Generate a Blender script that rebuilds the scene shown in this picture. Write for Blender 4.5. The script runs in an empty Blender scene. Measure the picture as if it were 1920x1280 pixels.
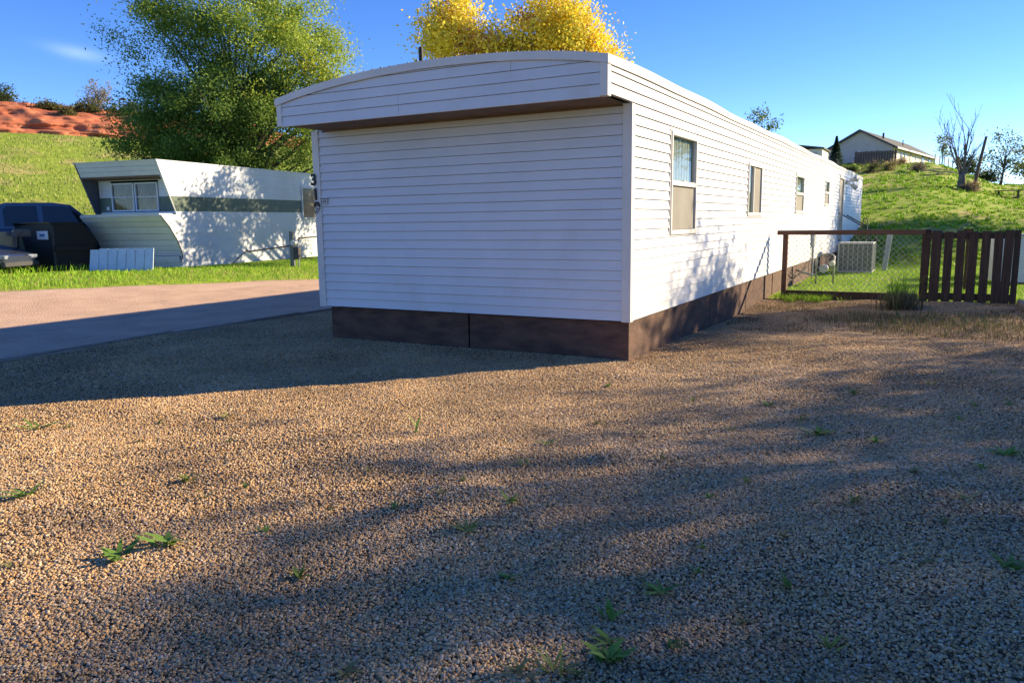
import bpy, bmesh, math, random
import numpy as np
from mathutils import Vector, Matrix
random.seed(7); rng = np.random.default_rng(7)
SC = bpy.context.scene; COL = SC.collection

# ------------------------------------------------------------------ camera, sky, sun, exposure
CAM = np.array([2.832, -7.703, 1.5])
cd = bpy.data.cameras.new('camera'); cam = bpy.data.objects.new('camera', cd); COL.objects.link(cam)
cd.sensor_width = 36.0; cd.lens = 36.0*1446/1920; cd.clip_end = 3000; cd.clip_start = .05
_f = Vector((-.4772, .8653, -.1539)); _r = Vector((.8767, .4808, -.0133))
_u = _r.cross(_f)
cam.matrix_world = Matrix(((_r.x, _u.x, -_f.x, CAM[0]), (_r.y, _u.y, -_f.y, CAM[1]), (_r.z, _u.z, -_f.z, CAM[2]), (0, 0, 0, 1)))
SC.camera = cam
SUN_XY = np.array([1.77, 1.85]); SUN_EL = math.atan(1/np.hypot(*SUN_XY)); SUN_AZ = math.atan2(SUN_XY[0], SUN_XY[1])
w = bpy.data.worlds.new('World'); SC.world = w; w.use_nodes = True
wn, wl = w.node_tree.nodes, w.node_tree.links
bg = wn['Background']; sky = wn.new('ShaderNodeTexSky'); sky.sky_type = 'NISHITA'; sky.sun_disc = False
sky.sun_elevation = SUN_EL; sky.sun_rotation = SUN_AZ
sky.air_density = .8; sky.dust_density = 0.0; sky.ozone_density = 1.6; sky.altitude = 3000
hs = wn.new('ShaderNodeHueSaturation'); hs.inputs['Saturation'].default_value = 1.28; hs.inputs['Hue'].default_value = .514; hs.inputs['Value'].default_value = 1.0
wl.new(sky.outputs[0], hs.inputs['Color'])
# thin wisp of cirrus low in the sky to the west
tc = wn.new('ShaderNodeTexCoord'); mp = wn.new('ShaderNodeMapping'); mp.vector_type = 'POINT'
nz = wn.new('ShaderNodeTexNoise'); nz.inputs['Scale'].default_value = 9; nz.inputs['Detail'].default_value = 6
wl.new(tc.outputs['Generated'], nz.inputs['Vector'])
dn = wn.new('ShaderNodeVectorMath'); dn.operation = 'DOT_PRODUCT'
_c = Vector((-.85, .49, .19)).normalized(); _s = Vector((.52, .84, -.12)).normalized(); _n = _c.cross(_s).normalized()
wl.new(tc.outputs['Generated'], dn.inputs[0]); dn.inputs[1].default_value = _n
ds = wn.new('ShaderNodeVectorMath'); ds.operation = 'DOT_PRODUCT'; wl.new(tc.outputs['Generated'], ds.inputs[0]); ds.inputs[1].default_value = _s
dc = wn.new('ShaderNodeVectorMath'); dc.operation = 'DOT_PRODUCT'; wl.new(tc.outputs['Generated'], dc.inputs[0]); dc.inputs[1].default_value = _c
def wmath(op, a, b):
    m = wn.new('ShaderNodeMath'); m.operation = op
    for i, v in enumerate((a, b)):
        if isinstance(v, (int, float)): m.inputs[i].default_value = v
        else: wl.new(v, m.inputs[i])
    return m.outputs[0]
off = wmath('MULTIPLY', wmath('SUBTRACT', nz.outputs[0], .5), .012)
band = wmath('DIVIDE', wmath('ADD', dn.outputs['Value'], off), .006)
band = wmath('POWER', 2.718, wmath('MULTIPLY', wmath('MULTIPLY', band, band), -1))
lng = wmath('DIVIDE', ds.outputs['Value'], .026); lng = wmath('POWER', 2.718, wmath('MULTIPLY', wmath('MULTIPLY', lng, lng), -1))
wisp = wmath('MULTIPLY', wmath('MULTIPLY', band, lng), wmath('GREATER_THAN', dc.outputs['Value'], 0))
mxw = wn.new('ShaderNodeMix'); mxw.data_type = 'RGBA'
wl.new(wmath('MULTIPLY', wisp, .09), mxw.inputs[0]); wl.new(hs.outputs[0], mxw.inputs[6]); mxw.inputs[7].default_value = (9, 10, 11, 1)
wl.new(mxw.outputs[2], bg.inputs[0]); bg.inputs[1].default_value = 0.108
sd = bpy.data.lights.new('sun', 'SUN'); sun = bpy.data.objects.new('sun', sd); COL.objects.link(sun)
sd.energy = 5.0; sd.angle = math.radians(.53); sd.color = (1.0, .78, .49)
sun.rotation_euler = Vector((SUN_XY[0], SUN_XY[1], 1)).to_track_quat('Z', 'Y').to_euler()
sun.location = (30, 30, 20)
vs = SC.view_settings; vs.view_transform = 'Standard'; vs.look = 'None'; vs.exposure = 1.4; vs.gamma = 1; vs.use_curve_mapping = False
SC.render.engine = 'CYCLES'
SC.cycles.use_denoising = True; SC.cycles.max_bounces = 8; SC.cycles.transparent_max_bounces = 12
SC.cycles.sample_clamp_indirect = 6

# ------------------------------------------------------------------ helpers
def lin(r, g, b): 
    f = lambda c: (c/255/12.92) if c/255 <= .04045 else ((c/255+.055)/1.055)**2.4
    return (f(r), f(g), f(b))
MATS = {}
def mat(name, col, col2=None, rough=.6, scale=6, detail=4, stretch=(1, 1, 1), bump=0, bscale=60, bstretch=(1, 1, 1), metal=0, spec=.3, lo=.35, hi=.65, space='Object', coat=0):
    m = bpy.data.materials.new(name); m.use_nodes = True; N, L = m.node_tree.nodes, m.node_tree.links
    b = N['Principled BSDF']; b.inputs['Roughness'].default_value = rough; b.inputs['Metallic'].default_value = metal
    b.inputs['Specular IOR Level'].default_value = spec; b.inputs['Coat Weight'].default_value = coat
    t = N.new('ShaderNodeTexCoord')
    if space == 'World':
        g = N.new('ShaderNodeNewGeometry'); co = g.outputs['Position']
    else: co = t.outputs[space]
    if col2 is None: col2 = tuple(c*.82 for c in col)
    mp = N.new('ShaderNodeMapping'); mp.inputs['Scale'].default_value = stretch; L.new(co, mp.inputs[0])
    n = N.new('ShaderNodeTexNoise'); n.inputs['Scale'].default_value = scale; n.inputs['Detail'].default_value = detail; n.inputs['Roughness'].default_value = .6
    L.new(mp.outputs[0], n.inputs['Vector'])
    r = N.new('ShaderNodeMapRange'); r.inputs[1].default_value = lo; r.inputs[2].default_value = hi; L.new(n.outputs[0], r.inputs[0])
    x = N.new('ShaderNodeMix'); x.data_type = 'RGBA'; L.new(r.outputs[0], x.inputs[0]); x.inputs[6].default_value = (*col, 1); x.inputs[7].default_value = (*col2, 1)
    L.new(x.outputs[2], b.inputs['Base Color'])
    if bump:
        mp2 = N.new('ShaderNodeMapping'); mp2.inputs['Scale'].default_value = bstretch; L.new(co, mp2.inputs[0])
        n2 = N.new('ShaderNodeTexNoise'); n2.inputs['Scale'].default_value = bscale; n2.inputs['Detail'].default_value = 5; L.new(mp2.outputs[0], n2.inputs['Vector'])
        bp = N.new('ShaderNodeBump'); bp.inputs['Strength'].default_value = bump; bp.inputs['Distance'].default_value = .02
        L.new(n2.outputs[0], bp.inputs['Height']); L.new(bp.outputs[0], b.inputs['Normal'])
    MATS[name] = m; m['mix'] = x.name
    return m
def layer(m, col, scale, lo, hi, stretch=(1, 1, 1), seed=0, space='World'):
    """another blotch colour over the base colour"""
    N, L = m.node_tree.nodes, m.node_tree.links; b = N['Principled BSDF']
    src = b.inputs['Base Color'].links[0].from_socket
    g = N.new('ShaderNodeNewGeometry') if space == 'World' else N.new('ShaderNodeTexCoord')
    mp = N.new('ShaderNodeMapping'); mp.inputs['Scale'].default_value = stretch; mp.inputs['Location'].default_value = (seed, seed*2, 0)
    L.new(g.outputs['Position' if space == 'World' else 'Object'], mp.inputs[0])
    n = N.new('ShaderNodeTexNoise'); n.inputs['Scale'].default_value = scale; n.inputs['Detail'].default_value = 6; n.inputs['Roughness'].default_value = .65; L.new(mp.outputs[0], n.inputs['Vector'])
    r = N.new('ShaderNodeMapRange'); r.inputs[1].default_value = lo; r.inputs[2].default_value = hi; L.new(n.outputs[0], r.inputs[0])
    x = N.new('ShaderNodeMix'); x.data_type = 'RGBA'; L.new(r.outputs[0], x.inputs[0]); L.new(src, x.inputs[6]); x.inputs[7].default_value = (*col, 1)
    L.new(x.outputs[2], b.inputs['Base Color']); return m
def leafmat(name, trans=.35, rough=.55):
    m = bpy.data.materials.new(name); m.use_nodes = True; N, L = m.node_tree.nodes, m.node_tree.links
    b = N['Principled BSDF']; a = N.new('ShaderNodeAttribute'); a.attribute_name = 'Col'
    L.new(a.outputs[0], b.inputs['Base Color']); b.inputs['Roughness'].default_value = rough; b.inputs['Specular IOR Level'].default_value = .25
    t = N.new('ShaderNodeBsdfTranslucent'); L.new(a.outputs[0], t.inputs[0])
    x = N.new('ShaderNodeMixShader'); x.inputs[0].default_value = trans; L.new(b.outputs[0], x.inputs[1]); L.new(t.outputs[0], x.inputs[2])
    L.new(x.outputs[0], N['Material Output'].inputs[0]); return m
def glassmat(name, tint=(.8, .88, .86), fac=.12):
    m = bpy.data.materials.new(name); m.use_nodes = True; N, L = m.node_tree.nodes, m.node_tree.links
    N.remove(N['Principled BSDF'])
    t = N.new('ShaderNodeBsdfTransparent'); t.inputs[0].default_value = (*tint, 1)
    g = N.new('ShaderNodeBsdfGlossy'); g.inputs['Roughness'].default_value = .03; g.inputs['Color'].default_value = (.9, .9, .9, 1)
    fr = N.new('ShaderNodeFresnel'); fr.inputs[0].default_value = 1.45
    a = N.new('ShaderNodeMath'); a.operation = 'ADD'; a.inputs[1].default_value = fac; a.use_clamp = True; L.new(fr.outputs[0], a.inputs[0])
    ge = N.new('ShaderNodeNewGeometry'); iv = N.new('ShaderNodeMath'); iv.operation = 'SUBTRACT'; iv.inputs[0].default_value = 1; L.new(ge.outputs['Backfacing'], iv.inputs[1])
    mu = N.new('ShaderNodeMath'); mu.operation = 'MULTIPLY'; L.new(a.outputs[0], mu.inputs[0]); L.new(iv.outputs[0], mu.inputs[1]); a = mu
    x = N.new('ShaderNodeMixShader'); L.new(a.outputs[0], x.inputs[0]); L.new(t.outputs[0], x.inputs[1]); L.new(g.outputs[0], x.inputs[2])
    L.new(x.outputs[0], N['Material Output'].inputs[0]); return m

class MB:
    def __init__(s): s.v = []; s.f = []
    def add(s, vs, fs):
        o = len(s.v); s.v += [tuple(p) for p in vs]; s.f += [tuple(o+i for i in f) for f in fs]; return s
    def box(s, c, d, rot=None):
        x, y, z = d[0]/2, d[1]/2, d[2]/2
        P = [Vector((i*x, j*y, k*z)) for k in (-1, 1) for j in (-1, 1) for i in (-1, 1)]
        if rot is not None: P = [rot @ p for p in P]
        P = [p+Vector(c) for p in P]
        return s.add(P, [(0, 2, 3, 1), (4, 5, 7, 6), (0, 1, 5, 4), (2, 6, 7, 3), (1, 3, 7, 5), (0, 4, 6, 2)])
    def prism(s, poly, o, ax, ay, n, t):
        """poly in (ax, ay) extruded along n by t from o"""
        o, ax, ay, n = Vector(o), Vector(ax), Vector(ay), Vector(n); k = len(poly)
        A = [o+ax*a+ay*b for a, b in poly]; B = [p+n*t for p in A]
        fs = [tuple(range(k))[::-1], tuple(range(k, 2*k))]+[(i, (i+1) % k, k+(i+1) % k, k+i) for i in range(k)]
        return s.add(A+B, fs)
    def tube(s, pts, rad, n=8, cap=True):
        pts = [Vector(p) for p in pts]
        if not hasattr(rad, '__len__'): rad = [rad]*len(pts)
        vs, fs = [], []; ref = None
        for i, p in enumerate(pts):
            t = (pts[min(i+1, len(pts)-1)]-pts[max(i-1, 0)]).normalized()
            a = Vector((0, 0, 1)) if abs(t.z) < .9 else Vector((1, 0, 0))
            if ref is None: ref = t.cross(a).normalized()
            ref = (ref-t*ref.dot(t)).normalized(); q = t.cross(ref)
            for j in range(n):
                an = 2*math.pi*j/n; vs.append(p+(ref*math.cos(an)+q*math.sin(an))*rad[i])
        for i in range(len(pts)-1):
            for j in range(n): fs.append((i*n+j, i*n+(j+1) % n, (i+1)*n+(j+1) % n, (i+1)*n+j))
        if cap: fs += [tuple(range(n))[::-1], tuple(range((len(pts)-1)*n, len(pts)*n))]
        return s.add(vs, fs)
    def build(s, name, m, parent=None, smooth=False, bevel=0):
        me = bpy.data.meshes.new(name); me.from_pydata(s.v, [], s.f); 
        bm = bmesh.new(); bm.from_mesh(me); bmesh.ops.recalc_face_normals(bm, faces=bm.faces)
        if bevel: bmesh.ops.bevel(bm, geom=list(bm.edges), offset=bevel, segments=1, affect='EDGES', clamp_overlap=True)
        bm.to_mesh(me); bm.free()
        if smooth: me.polygons.foreach_set('use_smooth', [True]*len(me.polygons))
        return link(name, me, m, parent)
def link(name, me, m, parent=None):
    if m is not None: me.materials.append(m)
    o = bpy.data.objects.new(name, me); COL.objects.link(o)
    if parent is not None: o.parent = parent
    return o
def npmesh(name, v, f, m, parent=None, col=None, smooth=False):
    v = np.asarray(v, np.float32); f = np.asarray(f, np.int32); k = f.shape[1]
    me = bpy.data.meshes.new(name); me.vertices.add(len(v)); me.vertices.foreach_set('co', v.ravel())
    me.loops.add(f.size); me.loops.foreach_set('vertex_index', f.ravel())
    me.polygons.add(len(f)); me.polygons.foreach_set('loop_start', np.arange(0, f.size, k, dtype=np.int32))
    if smooth: me.polygons.foreach_set('use_smooth', np.ones(len(f), bool))
    me.update(calc_edges=True)
    if col is not None:
        a = me.color_attributes.new('Col', 'FLOAT_COLOR', 'POINT'); c = np.ones((len(v), 4), np.float32); c[:, :3] = col; a.data.foreach_set('color', c.ravel())
    return link(name, me, m, parent)
def empty(name, loc, label, cat, group=None, rotz=0):
    o = bpy.data.objects.new(name, None); COL.objects.link(o); o.location = loc; o.rotation_euler = (0, 0, rotz); o.empty_display_size = .2
    return tag(o, label, cat, group)
def tag(o, label, cat, group=None):
    o['label'] = label; o['category'] = cat
    if group: o['group'] = group
    return o
def kind(o, k): o['kind'] = k; return o
def sst(t): t = np.clip(t, 0, 1); return t*t*(3-2*t)
_tab = np.random.default_rng(3).random((256, 256))
def noise(x, y):
    x, y = np.asarray(x, float), np.asarray(y, float)
    xi, yi = np.floor(x).astype(int), np.floor(y).astype(int); fx, fy = x-xi, y-yi; fx, fy = fx*fx*(3-2*fx), fy*fy*(3-2*fy)
    T = lambda a, b: _tab[a % 256, b % 256]
    return (T(xi, yi)*(1-fx)+T(xi+1, yi)*fx)*(1-fy)+(T(xi, yi+1)*(1-fx)+T(xi+1, yi+1)*fx)*fy-.5
def fbm(x, y, o=4): return sum(noise(x*2**i+i*17.3, y*2**i-i*9.1)/2**i for i in range(o))

# ------------------------------------------------------------------ terrain
D0 = np.array([-.853, .522]); E0 = np.array([.522, .853])
def cliff_bot(wv): return 9.9-.010*wv-6*sst((wv-16)/50)
def cliff_top(wv): return 13.5-.03*wv-8.5*sst((wv-13)/45)
def G(x, y):
    x, y = np.asarray(x, float), np.asarray(y, float)
    z = .3*sst((-x-9)/6)
    r = np.clip((y-19)/62, 0, 1); hm = 6.2-2.1*sst((x-1.5)/6)
    z = z+hm*(1-(1-r)**1.5)*sst((x+22)/12)*(1-.5*sst((x-20)/60))
    z = z+.28*fbm(x/5+3, y/5, 4)*sst((y-17)/12)*sst((x+14)/6)
    s = (x-CAM[0])*D0[0]+(y-CAM[1])*D0[1]; wv = (x-CAM[0])*E0[0]+(y-CAM[1])*E0[1]
    fade = 1-sst((wv-35)/60)
    lb, lt = cliff_bot(wv), cliff_top(wv)
    lh = (lb-.3)*np.clip((s-34)/50, 0, 1)**1.15+(lt-lb)*sst((s-85.5)/11)
    z = z+lh*fade+sst((s-34)/12)*.35*fbm(x/7, y/7, 4)*fade
    return z
def gv(x, y):      # gravel surface: flat yard with a little roll and a dip along the wall
    x, y = np.asarray(x, float), np.asarray(y, float)
    z = .06*fbm(x/2.3+5, y/2.3, 3)+.034*fbm(x/.62, y/.62, 3)
    z = z*sst((np.hypot(np.maximum(x, 0), np.minimum(y, 0))+(x > 0)*.3)/1.2)
    z = z-.09*np.exp(-((x)/1.5)**2-((y-4.8)/2.6)**2)*(x > -.4)
    z = z+.07*np.exp(-((x-2.75)/.5)**2-((y+3.2)/.7)**2)
    z = z+.09*sst((-x-5.6)/.7)*0
    return z
def gz(x, y): return float(G(x, y))
def axis(parts):
    a = []
    for lo, hi, st in parts: a += list(np.arange(lo, hi, st))
    return np.array(a+[parts[-1][1]])
def sheet(name, X, Y, zf, m, keep=None, smooth=True, attr=None):
    xx, yy = np.meshgrid(X, Y); zz = zf(xx, yy); nx, ny = len(X), len(Y)
    idx = np.arange(nx*ny).reshape(ny, nx)
    f = np.stack([idx[:-1, :-1], idx[:-1, 1:], idx[1:, 1:], idx[1:, :-1]], -1).reshape(-1, 4)
    if keep is not None:
        cxx = (xx[:-1, :-1]+xx[1:, 1:])/2; cyy = (yy[:-1, :-1]+yy[1:, 1:])/2; f = f[keep(cxx, cyy).ravel()]
    o = npmesh(name, np.stack([xx, yy, zz], -1).reshape(-1, 3), f, m, smooth=smooth)
    if attr is not None:
        a = o.data.attributes.new('dens', 'FLOAT', 'POINT'); a.data.foreach_set('value', attr(xx, yy).ravel().astype(np.float32))
    return o
m_grass = mat('grass_ground', (.27, .37, .045), (.19, .28, .035), rough=.95, scale=.9, space='World', bump=.9, bscale=5, spec=.1)
layer(m_grass, (.40, .33, .15), .22, .52, .68); layer(m_grass, (.12, .16, .035), 1.6, .58, .70, seed=5)
def road_edge(y): 
    y = np.asarray(y, float)
    return np.where(y < 9, -14.2+.385*np.clip(y, -14, 9), -10.7)+.22*fbm(y/1.2, y*0+3.3, 3)
def in_gravel(x, y): return (x > -6.6) & (y < 7.66) & (y > -16) & ~((x > 4.12) & (y > 2.8)) & (x < 13)
gx = axis([(-900, -160, 60), (-160, -16, 2.0), (-16, 12, .5), (12, 60, 3), (60, 900, 60)])
gy = axis([(-600, -40, 40), (-40, -8, 2), (-8, 28, .5), (28, 130, 1.7), (130, 900, 60)])
def gz_ground(x, y):
    z = G(x, y)
    dip = in_gravel(x, y) | ((x > road_edge(y)) & (x < -6.3))
    return z-.02-.11*dip
ground = kind(sheet('ground', gx, gy, gz_ground, m_grass), 'structure')

# dirt road
m_road = mat('packed_dirt_road', (.54, .385, .28), (.44, .31, .225), rough=.9, scale=1.6, space='World', bump=.8, bscale=45, spec=.15)
layer(m_road, (.22, .18, .155), 2.2, .60, .74, stretch=(1, .35, 1), seed=3); layer(m_road, (.62, .47, .36), .5, .55, .75, stretch=(1, .3, 1), seed=12); layer(m_road, (.66, .53, .43), 34, .56, .70, seed=9); layer(m_road, (.24, .185, .15), 28, .60, .70, seed=19)
ys = np.arange(-30, 60.01, .3); us = np.linspace(0, 1, 26)
re = road_edge(ys); xx = re[:, None]+(-6.42-re)[:, None]*us[None]; yy = np.repeat(ys[:, None], 26, 1)
zz = G(xx, yy)+.012*fbm(xx/1.2, yy/1.2, 3)+.0
zz[:, 0] -= .1
idx = np.arange(zz.size).reshape(zz.shape); f = np.stack([idx[:-1, :-1], idx[:-1, 1:], idx[1:, 1:], idx[1:, :-1]], -1).reshape(-1, 4)
kind(npmesh('road', np.stack([xx, yy, zz], -1).reshape(-1, 3), f, m_road, smooth=True), 'structure')

# gravel yard and its pebbles
m_grav = mat('gravel_bed', (.20, .13, .075), (.08, .052, .034), rough=.95, scale=38, detail=6, space='World', bump=1.0, bscale=55, spec=.2)
layer(m_grav, (.42, .30, .17), 75, .50, .62, seed=2)
def dens(x, y):
    d = np.hypot(x-CAM[0], y-CAM[1])
    v = 15500*(1-sst((d-2.6)/8)*.70)
    v = v*(1-sst((x-4.6)/.8))*sst((y+9.0)/.8)*(x > -6.5)
    v = v*(.55+.6*sst((fbm(x/1.1+2, y/1.1, 3)+.35)/.5))
    home = (x < -.1) & (x > -4.2) & (y > .25)
    return np.where(home, 0, v)*(y < 7.6)*np.where((x < -4.2) & (y > 5), .0, 1)
ggx = axis([(-6.5, -5.4, .1), (-5.4, 4.2, .12), (4.2, 13, .5)]); ggy = axis([(-16, -9, .5), (-9, 7.6, .12)])
gravel = kind(sheet('gravel_yard', ggx, ggy, gv, m_grav, keep=in_gravel), 'structure')
peb = sheet('pebbles', ggx, ggy, gv, None, keep=lambda x, y: in_gravel(x, y) & (dens(x, y) > 1), attr=dens)
kind(peb, 'stuff'); peb['label'] = 'loose tan and grey river pebbles covering the front yard'
m_peb = bpy.data.materials.new('pebble'); m_peb.use_nodes = True
N, L = m_peb.node_tree.nodes, m_peb.node_tree.links; b = N['Principled BSDF']
oi = N.new('ShaderNodeObjectInfo'); cr = N.new('ShaderNodeValToRGB'); L.new(oi.outputs['Random'], cr.inputs[0])
els = [(0, (.11, .065, .038)), (.10, (.54, .34, .15)), (.22, (.82, .50, .20)), (.32, (.33, .235, .145)), (.44, (.74, .52, .26)), (.56, (.90, .62, .29)), (.66, (.44, .36, .265)), (.76, (.77, .58, .39)), (.84, (.74, .40, .15)), (.92, (.95, .80, .55)), (1, (.17, .11, .07))]
cr.color_ramp.interpolation = 'LINEAR'
while len(cr.color_ramp.elements) < len(els): cr.color_ramp.elements.new(.5)
for e, (p, c) in zip(cr.color_ramp.elements, els): e.position = p; e.color = (*c, 1)
tcp = N.new('ShaderNodeTexCoord'); nzp = N.new('ShaderNodeTexNoise'); nzp.inputs['Scale'].default_value = 2.2; L.new(tcp.outputs['Object'], nzp.inputs['Vector'])
mxp = N.new('ShaderNodeMix'); mxp.data_type = 'RGBA'; mxp.blend_type = 'MULTIPLY'; mxp.inputs[0].default_value = .5
L.new(cr.outputs[0], mxp.inputs[6]); L.new(nzp.outputs[0], mxp.inputs[7])
gpp = N.new('ShaderNodeNewGeometry'); nzq = N.new('ShaderNodeTexNoise'); nzq.inputs['Scale'].default_value = .9; nzq.inputs['Detail'].default_value = 4; L.new(gpp.outputs['Position'], nzq.inputs['Vector'])
rgp = N.new('ShaderNodeMapRange'); rgp.inputs[1].default_value = .3; rgp.inputs[2].default_value = .7; rgp.inputs[3].default_value = .72; rgp.inputs[4].default_value = 1.15; L.new(nzq.outputs[0], rgp.inputs[0])
mxq = N.new('ShaderNodeVectorMath'); mxq.operation = 'SCALE'; L.new(mxp.outputs[2], mxq.inputs[0]); L.new(rgp.outputs[0], mxq.inputs['Scale']); L.new(mxq.outputs[0], b.inputs['Base Color'])
b.inputs['Roughness'].default_value = .62; b.inputs['Specular IOR Level'].default_value = .3
def pebble_nodes():
    ng = bpy.data.node_groups.new('pebble_scatter', 'GeometryNodeTree')
    ng.interface.new_socket('Geometry', in_out='INPUT', socket_type='NodeSocketGeometry'); ng.interface.new_socket('Geometry', in_out='OUTPUT', socket_type='NodeSocketGeometry')
    n, l = ng.nodes, ng.links; gi, go = n.new('NodeGroupInput'), n.new('NodeGroupOutput')
    dp = n.new('GeometryNodeDistributePointsOnFaces'); l.new(gi.outputs[0], dp.inputs['Mesh'])
    na = n.new('GeometryNodeInputNamedAttribute'); na.data_type = 'FLOAT'; na.inputs[0].default_value = 'dens'
    l.new(na.outputs[0], dp.inputs['Density'])
    gti = n.new('GeometryNodeGeometryToInstance')
    for k in range(4):
        ic = n.new('GeometryNodeMeshIcoSphere'); ic.inputs['Radius'].default_value = 1; ic.inputs['Subdivisions'].default_value = 2
        tx = n.new('ShaderNodeTexNoise'); tx.noise_dimensions = '4D'; tx.inputs['W'].default_value = k*7.7; tx.inputs['Scale'].default_value = .9; tx.inputs['Detail'].default_value = 0
        ps = n.new('GeometryNodeInputPosition'); l.new(ps.outputs[0], tx.inputs['Vector'])
        sb = n.new('ShaderNodeVectorMath'); sb.operation = 'SUBTRACT'; sb.inputs[1].default_value = (.5, .5, .5); l.new(tx.outputs['Color'], sb.inputs[0])
        sc = n.new('ShaderNodeVectorMath'); sc.operation = 'SCALE'; sc.inputs['Scale'].default_value = 1.5; l.new(sb.outputs[0], sc.inputs[0])
        sp = n.new('GeometryNodeSetPosition'); l.new(ic.outputs[0], sp.inputs['Geometry']); l.new(sc.outputs[0], sp.inputs['Offset'])
        sh = n.new('GeometryNodeSetShadeSmooth'); l.new(sp.outputs[0], sh.inputs[0])
        sm = n.new('GeometryNodeSetMaterial'); sm.inputs['Material'].default_value = m_peb; l.new(sh.outputs[0], sm.inputs[0])
        l.new(sm.outputs[0], gti.inputs[0])
    io = n.new('GeometryNodeInstanceOnPoints'); l.new(dp.outputs['Points'], io.inputs['Points']); l.new(gti.outputs[0], io.inputs['Instance'])
    io.inputs['Pick Instance'].default_value = True
    ri = n.new('FunctionNodeRandomValue'); ri.data_type = 'INT'; ri.inputs[4].default_value = 0; ri.inputs[5].default_value = 3; l.new(ri.outputs[2], io.inputs['Instance Index'])
    rr = n.new('FunctionNodeRandomValue'); rr.data_type = 'FLOAT_VECTOR'; rr.inputs[0].default_value = (-.3, -.3, 0); rr.inputs[1].default_value = (.3, .3, 6.28); l.new(rr.outputs[0], io.inputs['Rotation'])
    rs = n.new('FunctionNodeRandomValue'); rs.data_type = 'FLOAT_VECTOR'; rs.inputs[0].default_value = (.0050, .0038, .0028); rs.inputs[1].default_value = (.0086, .0064, .0047); rs.inputs['Seed'].default_value = 4
    rk = n.new('FunctionNodeRandomValue'); rk.data_type = 'FLOAT'; rk.inputs[2].default_value = .55; rk.inputs[3].default_value = 1.3; rk.inputs['Seed'].default_value = 12
    ms = n.new('ShaderNodeVectorMath'); ms.operation = 'SCALE'; l.new(rs.outputs[0], ms.inputs[0]); l.new(rk.outputs[1], ms.inputs['Scale']); l.new(ms.outputs[0], io.inputs['Scale'])
    rz = n.new('FunctionNodeRandomValue'); rz.data_type = 'FLOAT_VECTOR'; rz.inputs[0].default_value = (0, 0, .001); rz.inputs[1].default_value = (0, 0, .008); rz.inputs['Seed'].default_value = 9
    st = n.new('GeometryNodeSetPosition'); l.new(io.outputs[0], st.inputs['Geometry']); l.new(rz.outputs[0], st.inputs['Offset'])
    l.new(st.outputs[0], go.inputs[0]); return ng
md = peb.modifiers.new('scatter', 'NODES'); md.node_group = pebble_nodes()

# weathered boards that edge the gravel along the road, laid end to end
m_edge = mat('weathered_edging', (.30, .25, .20), (.18, .15, .125), rough=.9, scale=3, stretch=(14, 1, 14), bump=.5, bscale=40)
edging = empty('landscape_edging', (-6.5, 0, 0), 'weathered timber edging along the gravel beside the dirt road', 'edging')
yv = -15.0
while yv < 14:
    ln = 2.4; y1 = yv+ln
    a, b_ = -6.5+.05*math.sin(yv), -6.5+.05*math.sin(y1)
    mid = Vector(((a+b_)/2+6.5, (yv+y1)/2, -.03+.015*random.random()))
    rt = Matrix.Rotation(-math.atan2(b_-a, ln)+random.uniform(-.008, .008), 3, 'Z') @ Matrix.Rotation(random.uniform(-.012, .012), 3, 'X')
    MB().box(mid, (.06, ln-.02, .12), rt).build('board', m_edge, edging, bevel=.008); yv = y1

# red cliff above the grass slope
m_cliff = mat('red_earth', (.43, .15, .085), (.33, .105, .06), rough=.95, scale=.35, stretch=(1, 1, 3), space='World', bump=1.0, bscale=1.6, spec=.1)
layer(m_cliff, (.50, .24, .13), .5, .5, .66, stretch=(1, 1, 5), seed=4); layer(m_cliff, (.24, .075, .045), .9, .58, .70, stretch=(1, 1, 2), seed=7)
wv = np.linspace(-45, 75, 420); qv = np.linspace(0, 1, 80); W_, Q_ = np.meshgrid(wv, qv)
zb, zt = cliff_bot(W_)-.4, cliff_top(W_)+.15
prof = np.clip(Q_/.86, 0, 1); ledge = prof+.05*np.sin(prof*19+W_*.12+2*fbm(W_/8, prof*3, 2))
Z_ = zb+(zt-zb)*np.clip(ledge, 0, 1.02)
S_ = 83.4+9.5*prof**1.35+14*np.clip((Q_-.86)/.14, 0, 1)
rough_ = (1-np.clip((Q_-.86)/.06, 0, 1))
S_ = S_+rough_*(1.1*fbm(W_/9.0, Z_/1.6, 5)+1.5*np.abs(fbm(W_/3.1+Z_*.35, Z_/9, 5))+.55*fbm(W_/6, Z_/.2, 4)+.3*fbm(W_/.6, Z_/.5, 2))
Z_ = Z_+rough_*.1*fbm(W_/2.1+7, S_/2, 3)
PX = CAM[0]+D0[0]*S_+E0[0]*W_; PY = CAM[1]+D0[1]*S_+E0[1]*W_
idx = np.arange(PX.size).reshape(PX.shape); f = np.stack([idx[:-1, :-1], idx[:-1, 1:], idx[1:, 1:], idx[1:, :-1]], -1).reshape(-1, 4)
kind(npmesh('red_cliff', np.stack([PX, PY, Z_], -1).reshape(-1, 3), f, m_cliff), 'structure')

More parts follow.
